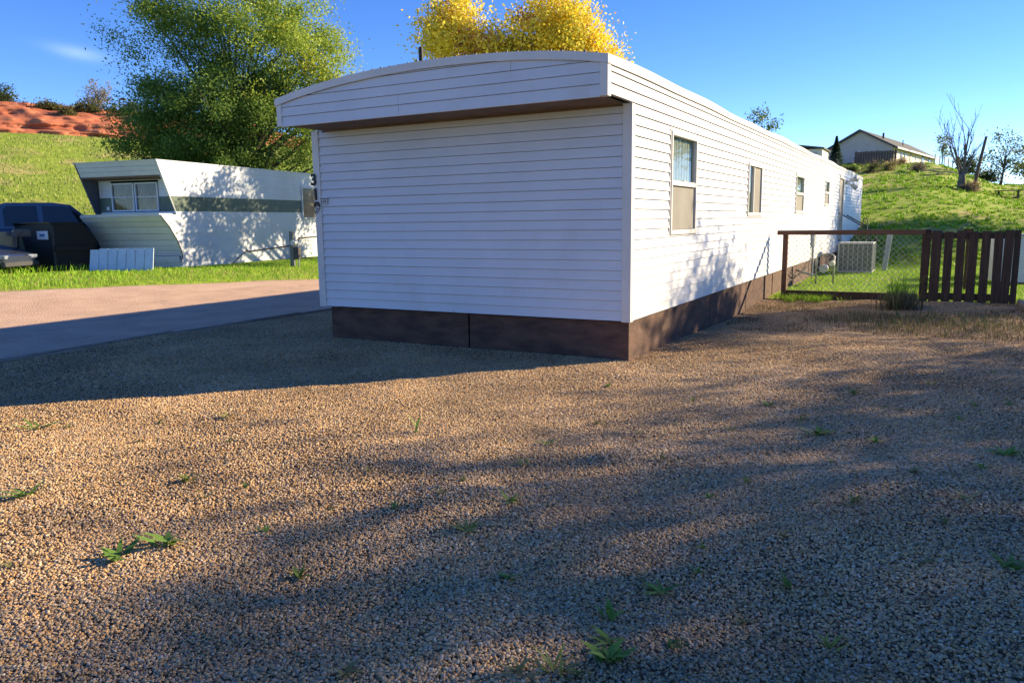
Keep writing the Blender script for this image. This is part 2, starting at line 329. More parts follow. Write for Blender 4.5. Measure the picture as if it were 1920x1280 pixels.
# ------------------------------------------------------------------ leaves, trees, grass
m_leaf = leafmat('leaf', .38); m_blade = leafmat('grass_blade', .3, .6); m_dry = leafmat('dry_grass', .2, .8)
m_bark = mat('bark', (.12, .095, .075), (.06, .048, .04), rough=.95, scale=6, stretch=(1, 1, .25), bump=.8, bscale=18, bstretch=(1, 1, .3))
m_bark2 = mat('grey_bark', (.20, .18, .165), (.10, .09, .085), rough=.95, scale=6, stretch=(1, 1, .25), bump=.8, bscale=18, bstretch=(1, 1, .3))
def rot_frame(n):
    a = rng.normal(size=(n, 3)); a /= np.linalg.norm(a, axis=1)[:, None]
    b = rng.normal(size=(n, 3)); b -= a*(a*b).sum(1)[:, None]; b /= np.linalg.norm(b, axis=1)[:, None]
    return a, b
def leaves(P, size, aspect=.45, lie=0.0, axisdir=None):
    """one folded four-cornered leaf at each point"""
    n = len(P); a, b = rot_frame(n)
    if axisdir is not None:
        a = a*.75+axisdir; a /= np.linalg.norm(a, axis=1)[:, None]; b -= a*(a*b).sum(1)[:, None]; b /= np.linalg.norm(b, axis=1)[:, None]
    s = size*rng.uniform(.65, 1.3, n)[:, None]; nrm = np.cross(a, b)
    v = np.stack([P-a*s*.5, P+b*s*aspect*.5+nrm*s*.06, P+a*s*.5, P-b*s*aspect*.5+nrm*s*.06], 1).reshape(-1, 3)
    f = np.arange(4*n).reshape(n, 4); return v, f
def tree(name, base, label, blobs, n_cl, n_leaf, leaf, palette, spread=.5, trunk_r=.16, fork=.35, bark=None, cat='tree', group=None, limbs=26, stretch_dir=None, aspect=.45, shell=.45, chooser=None, flat=.75, elong=.75, gaps=0):
    """blobs: crown ellipsoids (x, y, z, rx, ry, rz) relative to the base; palette: [(weight, colour, colour), ...]"""
    root = empty(name, base, label, cat, group)
    B = np.array(blobs, float); vol = B[:, 3]*B[:, 4]*B[:, 5]; which = rng.choice(len(B), n_cl, p=vol**.8/(vol**.8).sum())
    d = rng.normal(size=(n_cl, 3)); d /= np.linalg.norm(d, axis=1)[:, None]; r = (shell+(1-shell)*rng.random(n_cl)**.6)[:, None]
    Cn = B[which, :3]+d*r*B[which, 3:]
    if gaps:
        keep_ = fbm(Cn[:, 0]/1.3+Cn[:, 2]*.37, Cn[:, 1]/1.3+Cn[:, 2]/1.1, 2) > gaps-.5
        Cn, d, which = Cn[keep_], d[keep_], which[keep_]; n_cl = len(Cn)
    out = d*B[which, 3:]; out /= np.linalg.norm(out, axis=1)[:, None]
    pw = np.array([p[0] for p in palette], float); pi = rng.choice(len(palette), n_cl, p=pw/pw.sum())
    if chooser is not None: pi = chooser(Cn)
    c0 = np.array([p[1] for p in palette]); c1 = np.array([p[2] for p in palette])
    per = np.maximum(3, (n_leaf/n_cl*rng.uniform(.5, 1.5, n_cl)).astype(int)); own = np.repeat(np.arange(n_cl), per); n = len(own)
    sp = spread*rng.uniform(.6, 1.35, n_cl)[own][:, None]
    g = rng.normal(size=(n, 3))*sp*np.array([1, 1, flat])
    ax = out if stretch_dir is None else out*.5+np.array(stretch_dir); ax = ax/np.linalg.norm(ax, axis=1)[:, None]
    g += ax[own]*(rng.normal(size=n)[:, None]*sp*elong)
    P = Cn[own]+g; P[:, 2] = np.maximum(P[:, 2], .1)
    v, f = leaves(P, leaf, aspect, axisdir=ax[own]*.6)
    t = np.clip(rng.normal(.5, .3, n), 0, 1)[:, None]; col = c0[pi[own]]*(1-t)+c1[pi[own]]*t; col *= rng.uniform(.8, 1.2, n)[:, None]
    cr_o = npmesh('crown', v, f, m_leaf, root, np.repeat(col, 4, 0))
    top = B[:, 2].mean(); cx, cy = np.average(B[:, 0], weights=vol), np.average(B[:, 1], weights=vol)
    mb = MB(); H = B[:, 2].max()
    tr = [(0, 0, -.3)]; k = 7
    for i in range(1, k+1):
        q = i/k; tr.append((cx*q**1.5+.12*math.sin(q*5+cx)*trunk_r*6, cy*q**1.5+.1*math.cos(q*4)*trunk_r*4, H*.92*q))
    mb.tube(tr, [trunk_r*1.5]+[trunk_r*(1.12-.95*i/k) for i in range(1, k+1)], 9)
    sel = rng.choice(n_cl, min(limbs, n_cl), replace=False)
    for j in sel:
        e = Vector(Cn[j]); q = min(.95, max(fork*.6, (e.z/(H+.01))*random.uniform(.45, .75))); i = q*k; i0 = int(i); p0 = Vector(tr[i0]).lerp(Vector(tr[min(i0+1, k)]), i-i0)
        mid = p0.lerp(e, .5)+Vector((random.uniform(-.2, .2), random.uniform(-.2, .2), random.uniform(0, .35)))*(e-p0).length*.35
        r0 = trunk_r*(.5-.3*q); path = []
        for s_ in range(6):
            u = s_/5; path.append(p0*(1-u)**2+mid*2*u*(1-u)+e*u*u)
        mb.tube(path, [max(.006, r0*(1-.85*s_/5)) for s_ in range(6)], 5)
    mb.build('trunk', bark or m_bark, root, smooth=True); return root
def blades(P, h, wd, col, lean=.5, jitter=.35, up=(0, 0, 1)):
    """bent blade of two faces at each point -> verts, tri faces"""
    n = len(P); an = rng.uniform(0, 6.283, n); dr = np.stack([np.cos(an), np.sin(an), np.zeros(n)], 1); sd_ = np.stack([-np.sin(an), np.cos(an), np.zeros(n)], 1)
    hh = h*rng.uniform(1-jitter, 1+jitter, n)[:, None] if np.isscalar(h) else (h*rng.uniform(1-jitter, 1+jitter, n))[:, None]
    ln = lean*rng.uniform(.2, 1.2, n)[:, None]; z = np.array([[0, 0, 1.]])
    ww = wd*rng.uniform(.7, 1.3, n)[:, None]
    m = P+z*hh*.6+dr*hh*ln*.35; t = P+z*hh*(1-.25*ln)+dr*hh*ln
    v = np.stack([P-sd_*ww*.5, P+sd_*ww*.5, m+sd_*ww*.4, m-sd_*ww*.4, t], 1).reshape(-1, 3); o = np.arange(n)[:, None]*5
    f = np.concatenate([o+np.array([[0, 1, 2]]), o+np.array([[0, 2, 3]]), o+np.array([[3, 2, 4]])]); c = np.repeat(col, 5, 0)
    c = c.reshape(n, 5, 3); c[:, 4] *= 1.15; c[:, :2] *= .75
    return v, f, c.reshape(-1, 3)
def pick(n, cols, wts):
    c = np.array(cols)[rng.choice(len(cols), n, p=np.array(wts)/sum(wts))]; return c*rng.uniform(.75, 1.25, n)[:, None]
GREENS = [(.24, .47, .03), (.17, .36, .02), (.36, .52, .04), (.42, .37, .12)]
def field(name, n, xr, yr, h, wd, keep, cols=GREENS, wts=(5, 4, 3, 1), lean=.6, label=None, clump=0, m=None, zf=None):
    if clump:
        k = n//clump; c = np.stack([rng.uniform(*xr, k), rng.uniform(*yr, k)], 1); p = np.repeat(c, clump, 0)+rng.normal(size=(k*clump, 2))*h*.45
    else: p = np.stack([rng.uniform(*xr, n), rng.uniform(*yr, n)], 1)
    p = p[keep(p[:, 0], p[:, 1])]; z = (zf or G)(p[:, 0], p[:, 1])-.03
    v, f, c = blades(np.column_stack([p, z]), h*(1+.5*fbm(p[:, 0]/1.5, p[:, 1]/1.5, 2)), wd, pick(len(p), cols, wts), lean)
    o = kind(npmesh(name, v, f, m or m_blade, None, c), 'stuff'); o['label'] = label; return o
ed = lambda x, y, s_: x < road_edge(y)-.12*s_*rng.random(len(x))
field('grass', 60000, (-20.5, -10.6), (-4, 20), .085, .012, lambda x, y: (x < road_edge(y)+.25-.9*rng.random(len(x))**2) & (x > road_edge(y)-5.5), label='short green grass strip between the dirt road and the old trailer')
field('grass', 26000, (-34, -18), (-6, 24), .2, .025, lambda x, y: x < road_edge(y)-4.5, label='rough grass around the truck and behind the old trailer')
field('grass', 60000, (.05, 9), (7.75, 20), .07, .010, lambda x, y: np.hypot(x, 0) > 0, lean=.8, label='short mown grass in the yard behind the wooden fence')
field('grass', 12000, (4.16, 9), (2.8, 7.7), .09, .010, lambda x, y: x > 4.2, lean=.8, label='lawn beyond the timber edging right of the gravel')
field('grass', 42000, (-4, 16), (19, 50), .13, .035, lambda x, y: (x > .1) | (y > 27.5), lean=.8, clump=12, label='shaggy clumped green grass on the near hillside')
field('grass', 26000, (-14, 24), (46, 95), .16, .06, lambda x, y: x > -99, lean=.8, clump=10, label='long grass near the top of the hillside')
def hill_keep(x, y):
    s = (x-CAM[0])*D0[0]+(y-CAM[1])*D0[1]; return (s > 40) & (s < 83.5)
field('grass', 90000, (-92, -24), (-8, 72), .17, .05, hill_keep, cols=[(.28, .36, .08), (.22, .31, .07), (.42, .37, .18), (.34, .40, .11)], wts=(5, 3, 2, 3), clump=0, label='thin green and straw grass on the slope below the red cliff')
# ------------------------------------------------------------------ trees
GR = [(5, (.10, .18, .035), (.18, .29, .05)), (4, (.24, .36, .05), (.38, .46, .06)), (1.4, (.48, .50, .05), (.58, .54, .05))]
YE = [(6, (.86, .70, .06), (.92, .78, .10)), (3, (.84, .62, .05), (.78, .70, .12)), (.9, (.36, .40, .05), (.6, .56, .06)), (.45, (.12, .18, .035), (.2, .26, .05)), (.6, (.55, .30, .10), (.6, .38, .16))]
def ash_sun_pick(Cn):  # leaf colour carries the sunlight: yellower sunward and up, darker on the shaded side
    q = .22*Cn[:, 0]+.16*Cn[:, 1]+.16*(Cn[:, 2]-7)+rng.normal(size=len(Cn))*.42
    return np.where(q > 1.75, 2, np.where(q > .45, 1, 0))
tree('ash_tree', (-23.7, 16.6, gz(-23.7, 16.6)), 'tall green leafy tree coloured yellower toward the sun, behind the white trailer',
     [(-.6, -.4, 6.2, 3.3, 3.0, 2.6), (-3.0, -1.2, 5.0, 2.4, 2.2, 1.9), (.9, .8, 8.9, 3.0, 2.8, 2.6), (-1.6, -.9, 9.9, 2.2, 2.0, 2.2), (1.7, 1.8, 6.0, 2.3, 2.1, 2.2), (-3.6, -1.8, 8.4, 1.5, 1.4, .9), (2.5, 2.4, 7.6, 1.6, 1.4, 1.1), (2.6, 2.4, 4.0, 1.9, 1.7, 1.2), (-1.2, -.8, 3.9, 3.0, 2.6, 1.2)],
     640, 150000, .13, GR, spread=.34, trunk_r=.24, limbs=60, aspect=.40, shell=.25, chooser=ash_sun_pick, elong=1.05, gaps=.24)
tree('ash_tree', (-11.9, 19.4, gz(-11.9, 19.4)), 'yellow autumn tree rising behind the roof of the white mobile home',
     [(-1.9, -1.05, 8.2, 1.3, 1.2, 1.5), (1.4, .8, 8.2, 1.75, 1.65, 1.55), (2.7, 1.5, 7.4, .9, .9, 1.0), (-.4, -.2, 7.3, 1.4, 1.3, 1.1), (0, 0, 6.0, 1.1, 1.1, .9), (1.2, -3.0, 4.2, .8, .8, .7), (.4, -5.2, 4.6, .7, .7, .7), (.6, -4.0, 5.8, .7, .7, .6), (.2, -1.2, 4.6, .8, .8, .7), (1.5, -1.8, 5.7, .7, .7, .6), (-.3, .6, 5.0, .8, .8, .6), (.9, .8, 3.9, .7, .7, .6), (1.9, -4.4, 3.6, .6, .6, .5)],  # small low blobs, hidden behind the home, added to dapple the old trailer
     420, 62000, .145, YE, spread=.32, trunk_r=.2, limbs=60, shell=.25, aspect=.5)
# shade trees out of view to the right; their shadows lie over the gravel
DK = [(1, (.05, .10, .02), (.11, .16, .025))]
s_, n_ = SUN_XY/np.hypot(*SUN_XY), np.array([SUN_XY[1], -SUN_XY[0]])/np.hypot(*SUN_XY)
def at_tu(t, u): p = s_*t+n_*u; return (float(p[0]), float(p[1]), gz(*p))
def su(ds_, du, z, r, rz): return (ds_*s_[0]+du*n_[0], ds_*s_[1]+du*n_[1], z, r, r, rz)
tree('elm_tree', at_tu(18, 6.6), 'broad green elm standing right of the gravel yard', [su(0, 0, 8.6, 3.0, 1.6), su(0, -1.6, 7.0, 3.1, 1.3), su(.5, 2.5, 7.2, 3.4, 1.6), su(-1, -4.0, 5.1, 2.6, 1.0), su(0, 4.5, 5.2, 3.0, 1.4), su(0, 0, 5.2, 3.6, 1.4)], 360, 36000, .20, DK, spread=.55, trunk_r=.3, limbs=60, shell=.1)
tree('elm_tree', at_tu(16.5, -1.7), 'slim young elm right of the picket gate', [su(0, 0, 5.9, 1.1, .7), su(0, -.5, 5.1, 1.6, .7), su(0, -.6, 4.0, 1.5, .7)], 80, 6500, .18, DK, spread=.33, trunk_r=.10, limbs=22, shell=.1)
tree('elm_tree', at_tu(33, -15.2), 'round elm shading the far end of the mobile home', [su(0, 0, 6.4, 3.0, 2.4), su(1, -2, 5.0, 2.6, 1.8), su(0, 1.8, 6.5, 2.4, 1.5)], 190, 16000, .22, DK, spread=.5, trunk_r=.2, limbs=40, shell=.1)
# background trees and shrubs
tree('cottonwood_tree', (-6.9, 41.4, gz(-6.9, 41.4)), 'small green treetop showing above the roofline of the mobile home', [(0, 0, 4.2, .9, .9, .8), (.5, .2, 3.6, .7, .7, .7), (-.4, 0, 3.3, .6, .6, .6)], 34, 900, .17, [(1, (.06, .12, .03), (.12, .20, .05))], spread=.2, trunk_r=.07, limbs=20)
tree('cottonwood_tree', (6.9, 67, gz(6.9, 67)), 'open crowned tree with thin blue green leaves on the hilltop at right', [(0, 0, 3.3, 1.2, 1.2, 1.0), (1.3, .3, 2.6, 1.2, 1.2, .9), (-.7, 0, 2.3, .9, .9, .8), (.4, 0, 1.7, 1.3, 1.2, .6)], 70, 1700, .2, [(2, (.07, .12, .06), (.14, .19, .08)), (1, (.16, .20, .04), (.2, .24, .05))], spread=.25, trunk_r=.09, limbs=34, shell=.2)
for i, (x, y, hh, rr, lab) in enumerate([(4.9, 88, 2.6, 1.1, 'dark round tree on the skyline behind the bare tree'), (6.9, 92, 2.4, 1.0, 'dark tree on the skyline left of the open crowned tree'), (9.3, 74, 2.0, 1.3, 'yellow green bushy tree at the right end of the hilltop'), (11.0, 80, 2.6, 1.5, 'dark tree at the right end of the hilltop')]):
    tree('cottonwood_tree', (x, y, gz(x, y)), lab, [(0, 0, hh*.62, rr, rr, hh*.38), (rr*.6, 0, hh*.45, rr*.7, rr*.7, hh*.3)], 40, 1500, .26, [[(1, (.03, .06, .03), (.07, .10, .04))], [(1, (.03, .06, .03), (.07, .10, .04))], [(1, (.14, .17, .03), (.2, .22, .05))], [(1, (.03, .05, .025), (.06, .08, .035))]][i], spread=.28, trunk_r=.09, limbs=10, shell=.2)
tree('cottonwood_tree', (2.6, 79, gz(2.6, 79)), 'pale thin tree beside the far end of the hilltop house', [(0, 0, 2.2, .7, .7, .8), (.3, 0, 1.3, .6, .6, .5)], 30, 700, .2, [(1, (.13, .19, .06), (.2, .25, .09))], spread=.22, trunk_r=.06, limbs=14)
def cl(px_w, s, up=0):  # point on the brow of the cliff
    x, y = CAM[0]+D0[0]*s+E0[0]*px_w, CAM[1]+D0[1]*s+E0[1]*px_w; q = min(1, max(0, (s-83.4)/9.5))**(1/1.35)
    return (x, y, float(cliff_bot(px_w)+(cliff_top(px_w)-cliff_bot(px_w))*q)+up)
tree('juniper_tree', cl(-4.9, 96, -.2), 'dark green bushy juniper at the left end of the red cliff', [(0, 0, 1.5, 1.5, 1.5, 1.3), (-1.2, -.6, 1.2, 1.3, 1.3, 1.1), (.6, .6, .8, 1.3, 1.3, .9)], 70, 3600, .24, [(3, (.045, .075, .03), (.08, .11, .035)), (1, (.13, .14, .045), (.16, .16, .05))], spread=.3, trunk_r=.12, limbs=16, shell=.2)
tree('scrub_tree', cl(4.2, 96, -.2), 'pale half bare tree on the brow of the red cliff', [(0, 0, 3.0, 1.5, 1.5, 1.3), (-.3, -.2, 1.6, 1.7, 1.7, 1.0)], 46, 1500, .2, [(2, (.24, .20, .13), (.30, .25, .16)), (1, (.14, .15, .05), (.2, .19, .07))], spread=.3, trunk_r=.09, limbs=40, bark=m_bark2, shell=.2)
for i, (wp, s0, up, sz, lab) in enumerate([(3.0, 92.0, -.2, 1.0, 'olive bush spilling over the edge below the half bare tree'), (6.4, 91.0, -.2, 1.3, 'large olive bush on the right of the red cliff'), (8.6, 89.5, -.2, 1.0, 'dark bush low on the red cliff beside the tall tree'), (-.6, 92, -.2, .6, 'small dusty bush in the middle of the cliff brow'), (1.0, 89.2, -.2, .45, 'small yellow green bush growing on the cliff face')]):
    tree('scrub_bush', cl(wp, s0, up), lab, [(0, 0, sz*.6, sz*1.3, sz*1.3, sz*.7), (sz*.8, sz*.4, sz*.4, sz, sz, sz*.5)], 40, 1700, .22, [(2, (.09, .095, .03), (.15, .15, .05)), (1, (.05, .06, .025), (.09, .10, .03))], spread=.25, trunk_r=.05, limbs=10, cat='bush', shell=.2)
# dark scrub along the brow
bp_ = np.stack([rng.uniform(-40, 60, 9000), rng.uniform(93.5, 99, 9000)], 1)
bx, by = CAM[0]+D0[0]*bp_[:, 1]+E0[0]*bp_[:, 0], CAM[1]+D0[1]*bp_[:, 1]+E0[1]*bp_[:, 0]
v, f, c = blades(np.column_stack([bx, by, cliff_top(bp_[:, 0])-.05]), .55, .09, pick(9000, [(.06, .06, .03), (.10, .09, .04), (.04, .04, .028)], (3, 2, 2)), .7)
kind(npmesh('brow_scrub', v, f, m_dry, None, c), 'stuff')['label'] = 'dark low scrub along the brow of the red cliff'
# spruce
root = empty('spruce_tree', (-4.05, 53.5, gz(-4.05, 53.5)), 'small dark pointed spruce beside the hilltop house', 'tree')
sv, sf, scx = [], [], []; nn = 5200; hq = rng.random(nn)**.8; sh = 2.75-(gz(-4.05, 53.5)-4.3); an = rng.uniform(0, 6.28, nn)
tier = 1-.35*((hq*11) % 1); rad_ = .95*(1-hq)*tier*(rng.random(nn)**.5); P = np.stack([rad_*np.cos(an), rad_*np.sin(an), .15+hq*sh-.25*rad_], 1)
v, f = leaves(P, .17, .16, axisdir=np.stack([np.cos(an), np.sin(an), -.3+an*0], 1)*1.4)
npmesh('crown', v, f, m_leaf, root, np.repeat(pick(nn, [(.02, .045, .022), (.04, .07, .035)], (3, 1)), 4, 0))
MB().tube([(0, 0, -.2), (0, 0, sh*.95)], [.07, .012], 7).build('trunk', m_bark, root)
# bare tree on the hill
def bare_tree(base, label):
    root = empty('bare_tree', base, label, 'tree'); tm, bm_ = MB(), MB()
    tm.tube([(0, 0, -.3), (-.02, 0, .35), (.0, 0, .85), (.03, 0, 1.15)], [.36, .28, .22, .18], 10)
    def grow(p, d, ln, r, dep):
        pts = [p]; rr = [r]; q = Vector(p)
        for i in range(5):
            d = (d+Vector((random.gauss(0, .10), random.gauss(0, .10), .08))).normalized(); q = q+d*ln/5; pts.append(tuple(q)); rr.append(max(.009, r*(1-.14*(i+1))))
        bm_.tube(pts, rr, 6)
        if dep > 0:
            for k in range(random.choice([5, 6]) if dep > 1 else 6):
                i = random.choice([2, 3, 4, 5]); dd = (d+Vector((random.gauss(0, .33), random.gauss(0, .33), .3))).normalized(); grow(pts[i], dd, ln*random.uniform(.4, .75), max(.012, rr[i]*.6), dep-1)
    grow((0, 0, 1.0), Vector((.04, 0, 1)), 3.2, .13, 2)
    grow((-.1, 0, .95), Vector((-.28, .1, 1)), 2.5, .09, 2); grow((-.12, 0, .8), Vector((-.5, -.1, 1)), 2.1, .075, 2); grow((.10, 0, .9), Vector((.22, .2, 1)), 2.0, .085, 1); grow((.12, 0, .85), Vector((.5, 0, 1)), 1.7, .065, 1); grow((0, .1, 1.0), Vector((-.12, .2, 1)), 2.8, .085, 2)
    root.scale = (.82, .82, .82); tm.build('trunk', m_bark2, root, smooth=True); bm_.build('branches', m_bark2, root, smooth=True)
random.seed(21); bare_tree((3.8, 45.3, gz(3.8, 45.3)), 'tall bare leafless tree with thick trunk on the grassy hill'); random.seed(8)

# ------------------------------------------------------------------ materials of built things
m_side = mat('white_vinyl', (.545, .565, .60), (.50, .52, .555), rough=.42, scale=1.3, bump=.3, bscale=2.6, bstretch=(1, .6, 2.5), spec=.4)
layer(m_side, (.45, .435, .40), 1.1, .60, .85, stretch=(1, 1, .7), seed=3)
m_sidef = mat('white_vinyl_front', (.545, .565, .60), (.50, .52, .555), rough=.42, scale=1.3, bump=.3, bscale=2.6, bstretch=(.6, 1, 2.5), spec=.4)
layer(m_sidef, (.45, .435, .40), 1.1, .60, .85, stretch=(1, 1, .7), seed=6)
layer(m_side, (.42, .41, .39), 7, .66, .88, stretch=(1, 1, .10), seed=14)
m_trim = mat('white_trim', (.58, .57, .55), (.52, .51, .49), rough=.45, scale=2)
m_soff = mat('brown_soffit', (.20, .14, .10), (.14, .10, .075), rough=.8, scale=4)
m_roof = mat('coated_roof', (.62, .60, .57), (.42, .40, .38), rough=.85, scale=6, bump=.6, bscale=18)
m_skirt = mat('brown_skirting', (.115, .066, .048), (.056, .034, .027), rough=.85, scale=3, stretch=(1, 1, 3), bump=.35, bscale=26, space='Object')
layer(m_skirt, (.22, .135, .095), 2.2, .6, .8, seed=2)
m_core = mat('wall_core', (.20, .19, .18), rough=.9)
m_glass = glassmat('window_glass', (.86, .90, .88), .0)
m_curt = mat('curtain', (.40, .42, .40), (.26, .285, .275), rough=.9, scale=1.5, stretch=(1, 14, 1))
m_screen = mat('insect_screen', (.225, .225, .21), (.185, .185, .175), rough=.9, scale=2)
m_blind = mat('blind', (.75, .77, .75), rough=.6)
m_black = mat('black_paint', (.012, .012, .014), rough=.45, scale=9)
m_dkmet = mat('dark_metal', (.06, .06, .065), (.035, .035, .04), rough=.5, metal=.4)
m_galv = mat('galvanised', (.42, .44, .45), (.30, .32, .33), rough=.45, metal=.7)
m_fence = mat('brown_stained_wood', (.085, .050, .036), (.045, .027, .021), rough=.85, scale=3, stretch=(8, 8, .7), bump=.5, bscale=30, bstretch=(6, 6, .5))
m_rail = mat('brown_rail', (.17, .085, .055), (.10, .052, .036), rough=.8, scale=3, stretch=(.7, 8, 8), bump=.4, bscale=30, bstretch=(.5, 6, 6))

# ------------------------------------------------------------------ the mobile home
W0, YE_, ZB, ZT, CH, YO = -4.26, 26.6, .435, 2.985, .107, -.66
home = empty('mobile_home', (0, 0, 0), 'long white sided mobile home with arched roof overhang and brown skirting', 'mobile home')
WF = -4.2
def arch(x): u = np.clip((x-WF)/(0-WF), 0, 1); return 2.955+.055*u+.185*(1-(2*u-1)**2)**.85
fw_ = MB().box((W0/2, .07, (ZB+2.67)/2), (-W0-.06, .06, 2.67-ZB)).build('front_wall', m_core, home)
rw_ = MB().box((-.09, YE_/2, (ZB+ZT)/2), (.06, YE_-.1, ZT-ZB)).build('side_wall', m_core, home)
lw_ = MB().box((W0+.03, YE_/2, (ZB+ZT)/2), (.06, YE_-.1, ZT-ZB)).build('side_wall', m_side, home)
MB().box((W0/2, YE_-.03, (ZB+ZT)/2), (-W0-.1, .05, ZT-ZB)).build('rear_wall', m_side, home)
def course_x(x0, x1, z0, y, hgt=CH, m=m_sidef, zt=None):
    """a lap of siding running along x, facing -y"""
    mb = MB(); mb.prism([(-.021, 0), (-.0195, .007), (-.003, hgt-.004), (.03, hgt-.004), (.03, .001)], (x0, y, z0), (0, 1, 0), (0, 0, 1), (1, 0, 0), x1-x0); return mb
def course_y(y0, y1, z0, hgt=CH):
    mb = MB(); mb.prism([(.021, 0), (.0195, .007), (.003, hgt-.004), (-.03, hgt-.004), (-.03, .001)], (0, y0, z0), (1, 0, 0), (0, 0, 1), (0, 1, 0), y1-y0); return mb
n_f = 21
for i in range(n_f):
    z0 = ZB+i*CH; course_x(W0+.075, -.075, z0, 0, CH).build('siding_board', m_sidef, fw_)
# windows: y0, y1, z0, z1, kind
WIN = [(1.33, 2.42, 1.31, 2.52, 'hung'), (5.55, 6.65, 1.53, 2.40, 'slide'), (10.4, 11.5, 1.59, 2.43, 'hung'), (15.35, 16.15, 1.80, 2.50, 'hung')]
DOOR = (18.7, 19.9, .72, 2.76)
n_r = int(round((ZT-ZB)/CH))
for i in range(n_r):
    z0 = ZB+i*CH; z1 = z0+CH; ys0 = YO+.07 if z0 > 2.66 else .075
    cuts = [(a, b_) for a, b_, c0, c1, _ in WIN if z1 > c0+.02 and z0 < c1-.02]+([(DOOR[0], DOOR[1])] if z1 > DOOR[2]+.02 and z0 < DOOR[3]-.02 else [])
    y = ys0
    for a, b_ in sorted(cuts)+[(YE_-.06, None)]:
        y_end = a
        if y_end-y > 14 and i % 2 == 0:   # long laps are joined from two lengths
            q = y+(y_end-y)*random.uniform(.4, .6); course_y(y, q-.002, z0).build('siding_board', m_side, rw_); y = q+.002
        course_y(y, y_end, z0).build('siding_board', m_side, rw_); y = b_
for a, b_, c0, c1 in [q[:4] for q in WIN]+[(DOOR[0], DOOR[1], DOOR[2], DOOR[3])]:   # short laps above and below each opening
    zi = [ZB+i*CH for i in range(n_r) if ZB+(i+1)*CH > c0+.02 and ZB+i*CH < c1-.02]
    if zi[-1]+CH-c1 > .012: course_y(a, b_, c1+.003, zi[-1]+CH-c1-.003).build('siding_board', m_side, rw_)
    if c0-zi[0] > .012: course_y(a, b_, zi[0], c0-zi[0]-.001).build('siding_board', m_side, rw_)
# corner posts
def post(x0, x1, y0, y1, z0, z1): return MB().box(((x0+x1)/2, (y0+y1)/2, (z0+z1)/2), (x1-x0, y1-y0, z1-z0)).build('corner_post', m_trim, home, bevel=.004)
post(-.075, .027, -.027, .075, ZB-.012, 2.668); post(W0-.035, W0+.075, -.027, .075, ZB-.012, 2.668)
post(-.06, .021, YO-.021, YO+.07, 2.655, 2.985); post(WF-.021, WF+.06, YO-.021, YO+.07, 2.655, 2.945); post(-.06, .02, YE_-.06, YE_+.01, ZB-.01, ZT)
# arched fascia of the overhang, lap by lap
fc = MB().box((WF/2, YO+.06, 2.80), (-WF-.14, .04, .27)).build('fascia', m_core, home)
for i in range(5):
    z0 = 2.662+i*CH; xs = np.linspace(WF+.06, -.06, 61); top = np.minimum(z0+CH-.004, arch(xs)-.06); ok = top > z0+.004
    if not ok.any(): continue
    xs_, tp = xs[ok], top[ok]
    seams = {0: [-2.42], 1: [-2.42], 3: [-1.02]}.get(i, [])
    segs = []; lo = xs_[0]
    for s in seams+[xs_[-1]]: segs.append((lo, s-.002)); lo = s+.002
    for a, b_ in segs:
        xx_ = np.concatenate([[a], xs_[(xs_ > a) & (xs_ < b_)], [b_]]); tt = np.interp(xx_, xs_, tp); k = len(xx_); mb = MB()
        V_ = [(x, YO-.015, z0) for x in xx_]+[(x, YO-.0135, min(z0+.006, t)) for x, t in zip(xx_, tt)]+[(x, YO-.003, t) for x, t in zip(xx_, tt)]+[(x, YO+.03, t) for x, t in zip(xx_, tt)]+[(x, YO+.03, z0+.001) for x in xx_]
        F_ = []
        for r_ in range(5):
            for j in range(k-1): F_.append((r_*k+j, r_*k+j+1, ((r_+1) % 5)*k+j+1, ((r_+1) % 5)*k+j))
        F_ += [tuple(r_*k for r_ in range(5))[::-1], tuple(r_*k+k-1 for r_ in range(5))]
        mb.add(V_, F_).build('siding_board', m_sidef, fc)
# soffit and starter trims
MB().box((WF/2, (YO+.03)/2-.01, 2.672), (-WF-.14, -YO-.08, .012)).build('soffit', m_soff, home)
MB().box((WF/2, YO-.006, 2.655), (-WF-.12, .03, .012)).build('drip_trim', m_trim, home)
MB().box((WF/2, -.010, 2.6545), (-WF-.15, .02, .022)).build('drip_trim', m_soff, home)
# roof sheet and its edge trims
xs = np.linspace(WF-.03, .03, 33); V_, F_ = [], []
yr = np.concatenate([[YO-.03], np.linspace(0, YE_+.02, 28)])
for yv in yr:
    for x in xs: V_.append((x, yv, float(arch(x))+.012+.004*math.sin(yv*3.1+x*2)))
k = len(xs)
for j in range(len(yr)-1):
    for i in range(k-1): F_.append((j*k+i, j*k+i+1, (j+1)*k+i+1, (j+1)*k+i))
rf = MB().add(V_, F_).build('roof', m_roof, home, smooth=True); so = rf.modifiers.new('thick', 'SOLIDIFY'); so.thickness = .02; so.offset = -1
mb = MB(); V_ = [(x, YO-.034, float(arch(x))-.062) for x in xs]+[(x, YO-.034, float(arch(x))+.018) for x in xs]+[(x, YO+.02, float(arch(x))+.020) for x in xs]+[(x, YO-.0185, float(arch(x))-.064) for x in xs]
F_ = [(r_*k+j, r_*k+j+1, ((r_+1) % 4)*k+j+1, ((r_+1) % 4)*k+j) for r_ in range(4) for j in range(k-1)]+[tuple(r_*k for r_ in range(4)), tuple(r_*k+k-1 for r_ in range(4))[::-1]]
et = mb.add(V_, F_).build('roof_edge_trim', m_trim, rf)
for i in range(34):   # screws along the roof edge
    x = WF+.1+i*(-WF-.2)/33; MB().tube([(x, YO+.004, float(arch(x))+.016), (x, YO+.002, float(arch(x))+.029+random.uniform(0, .008))], [.017, .012], 6).build('screw', m_dkmet, rf)
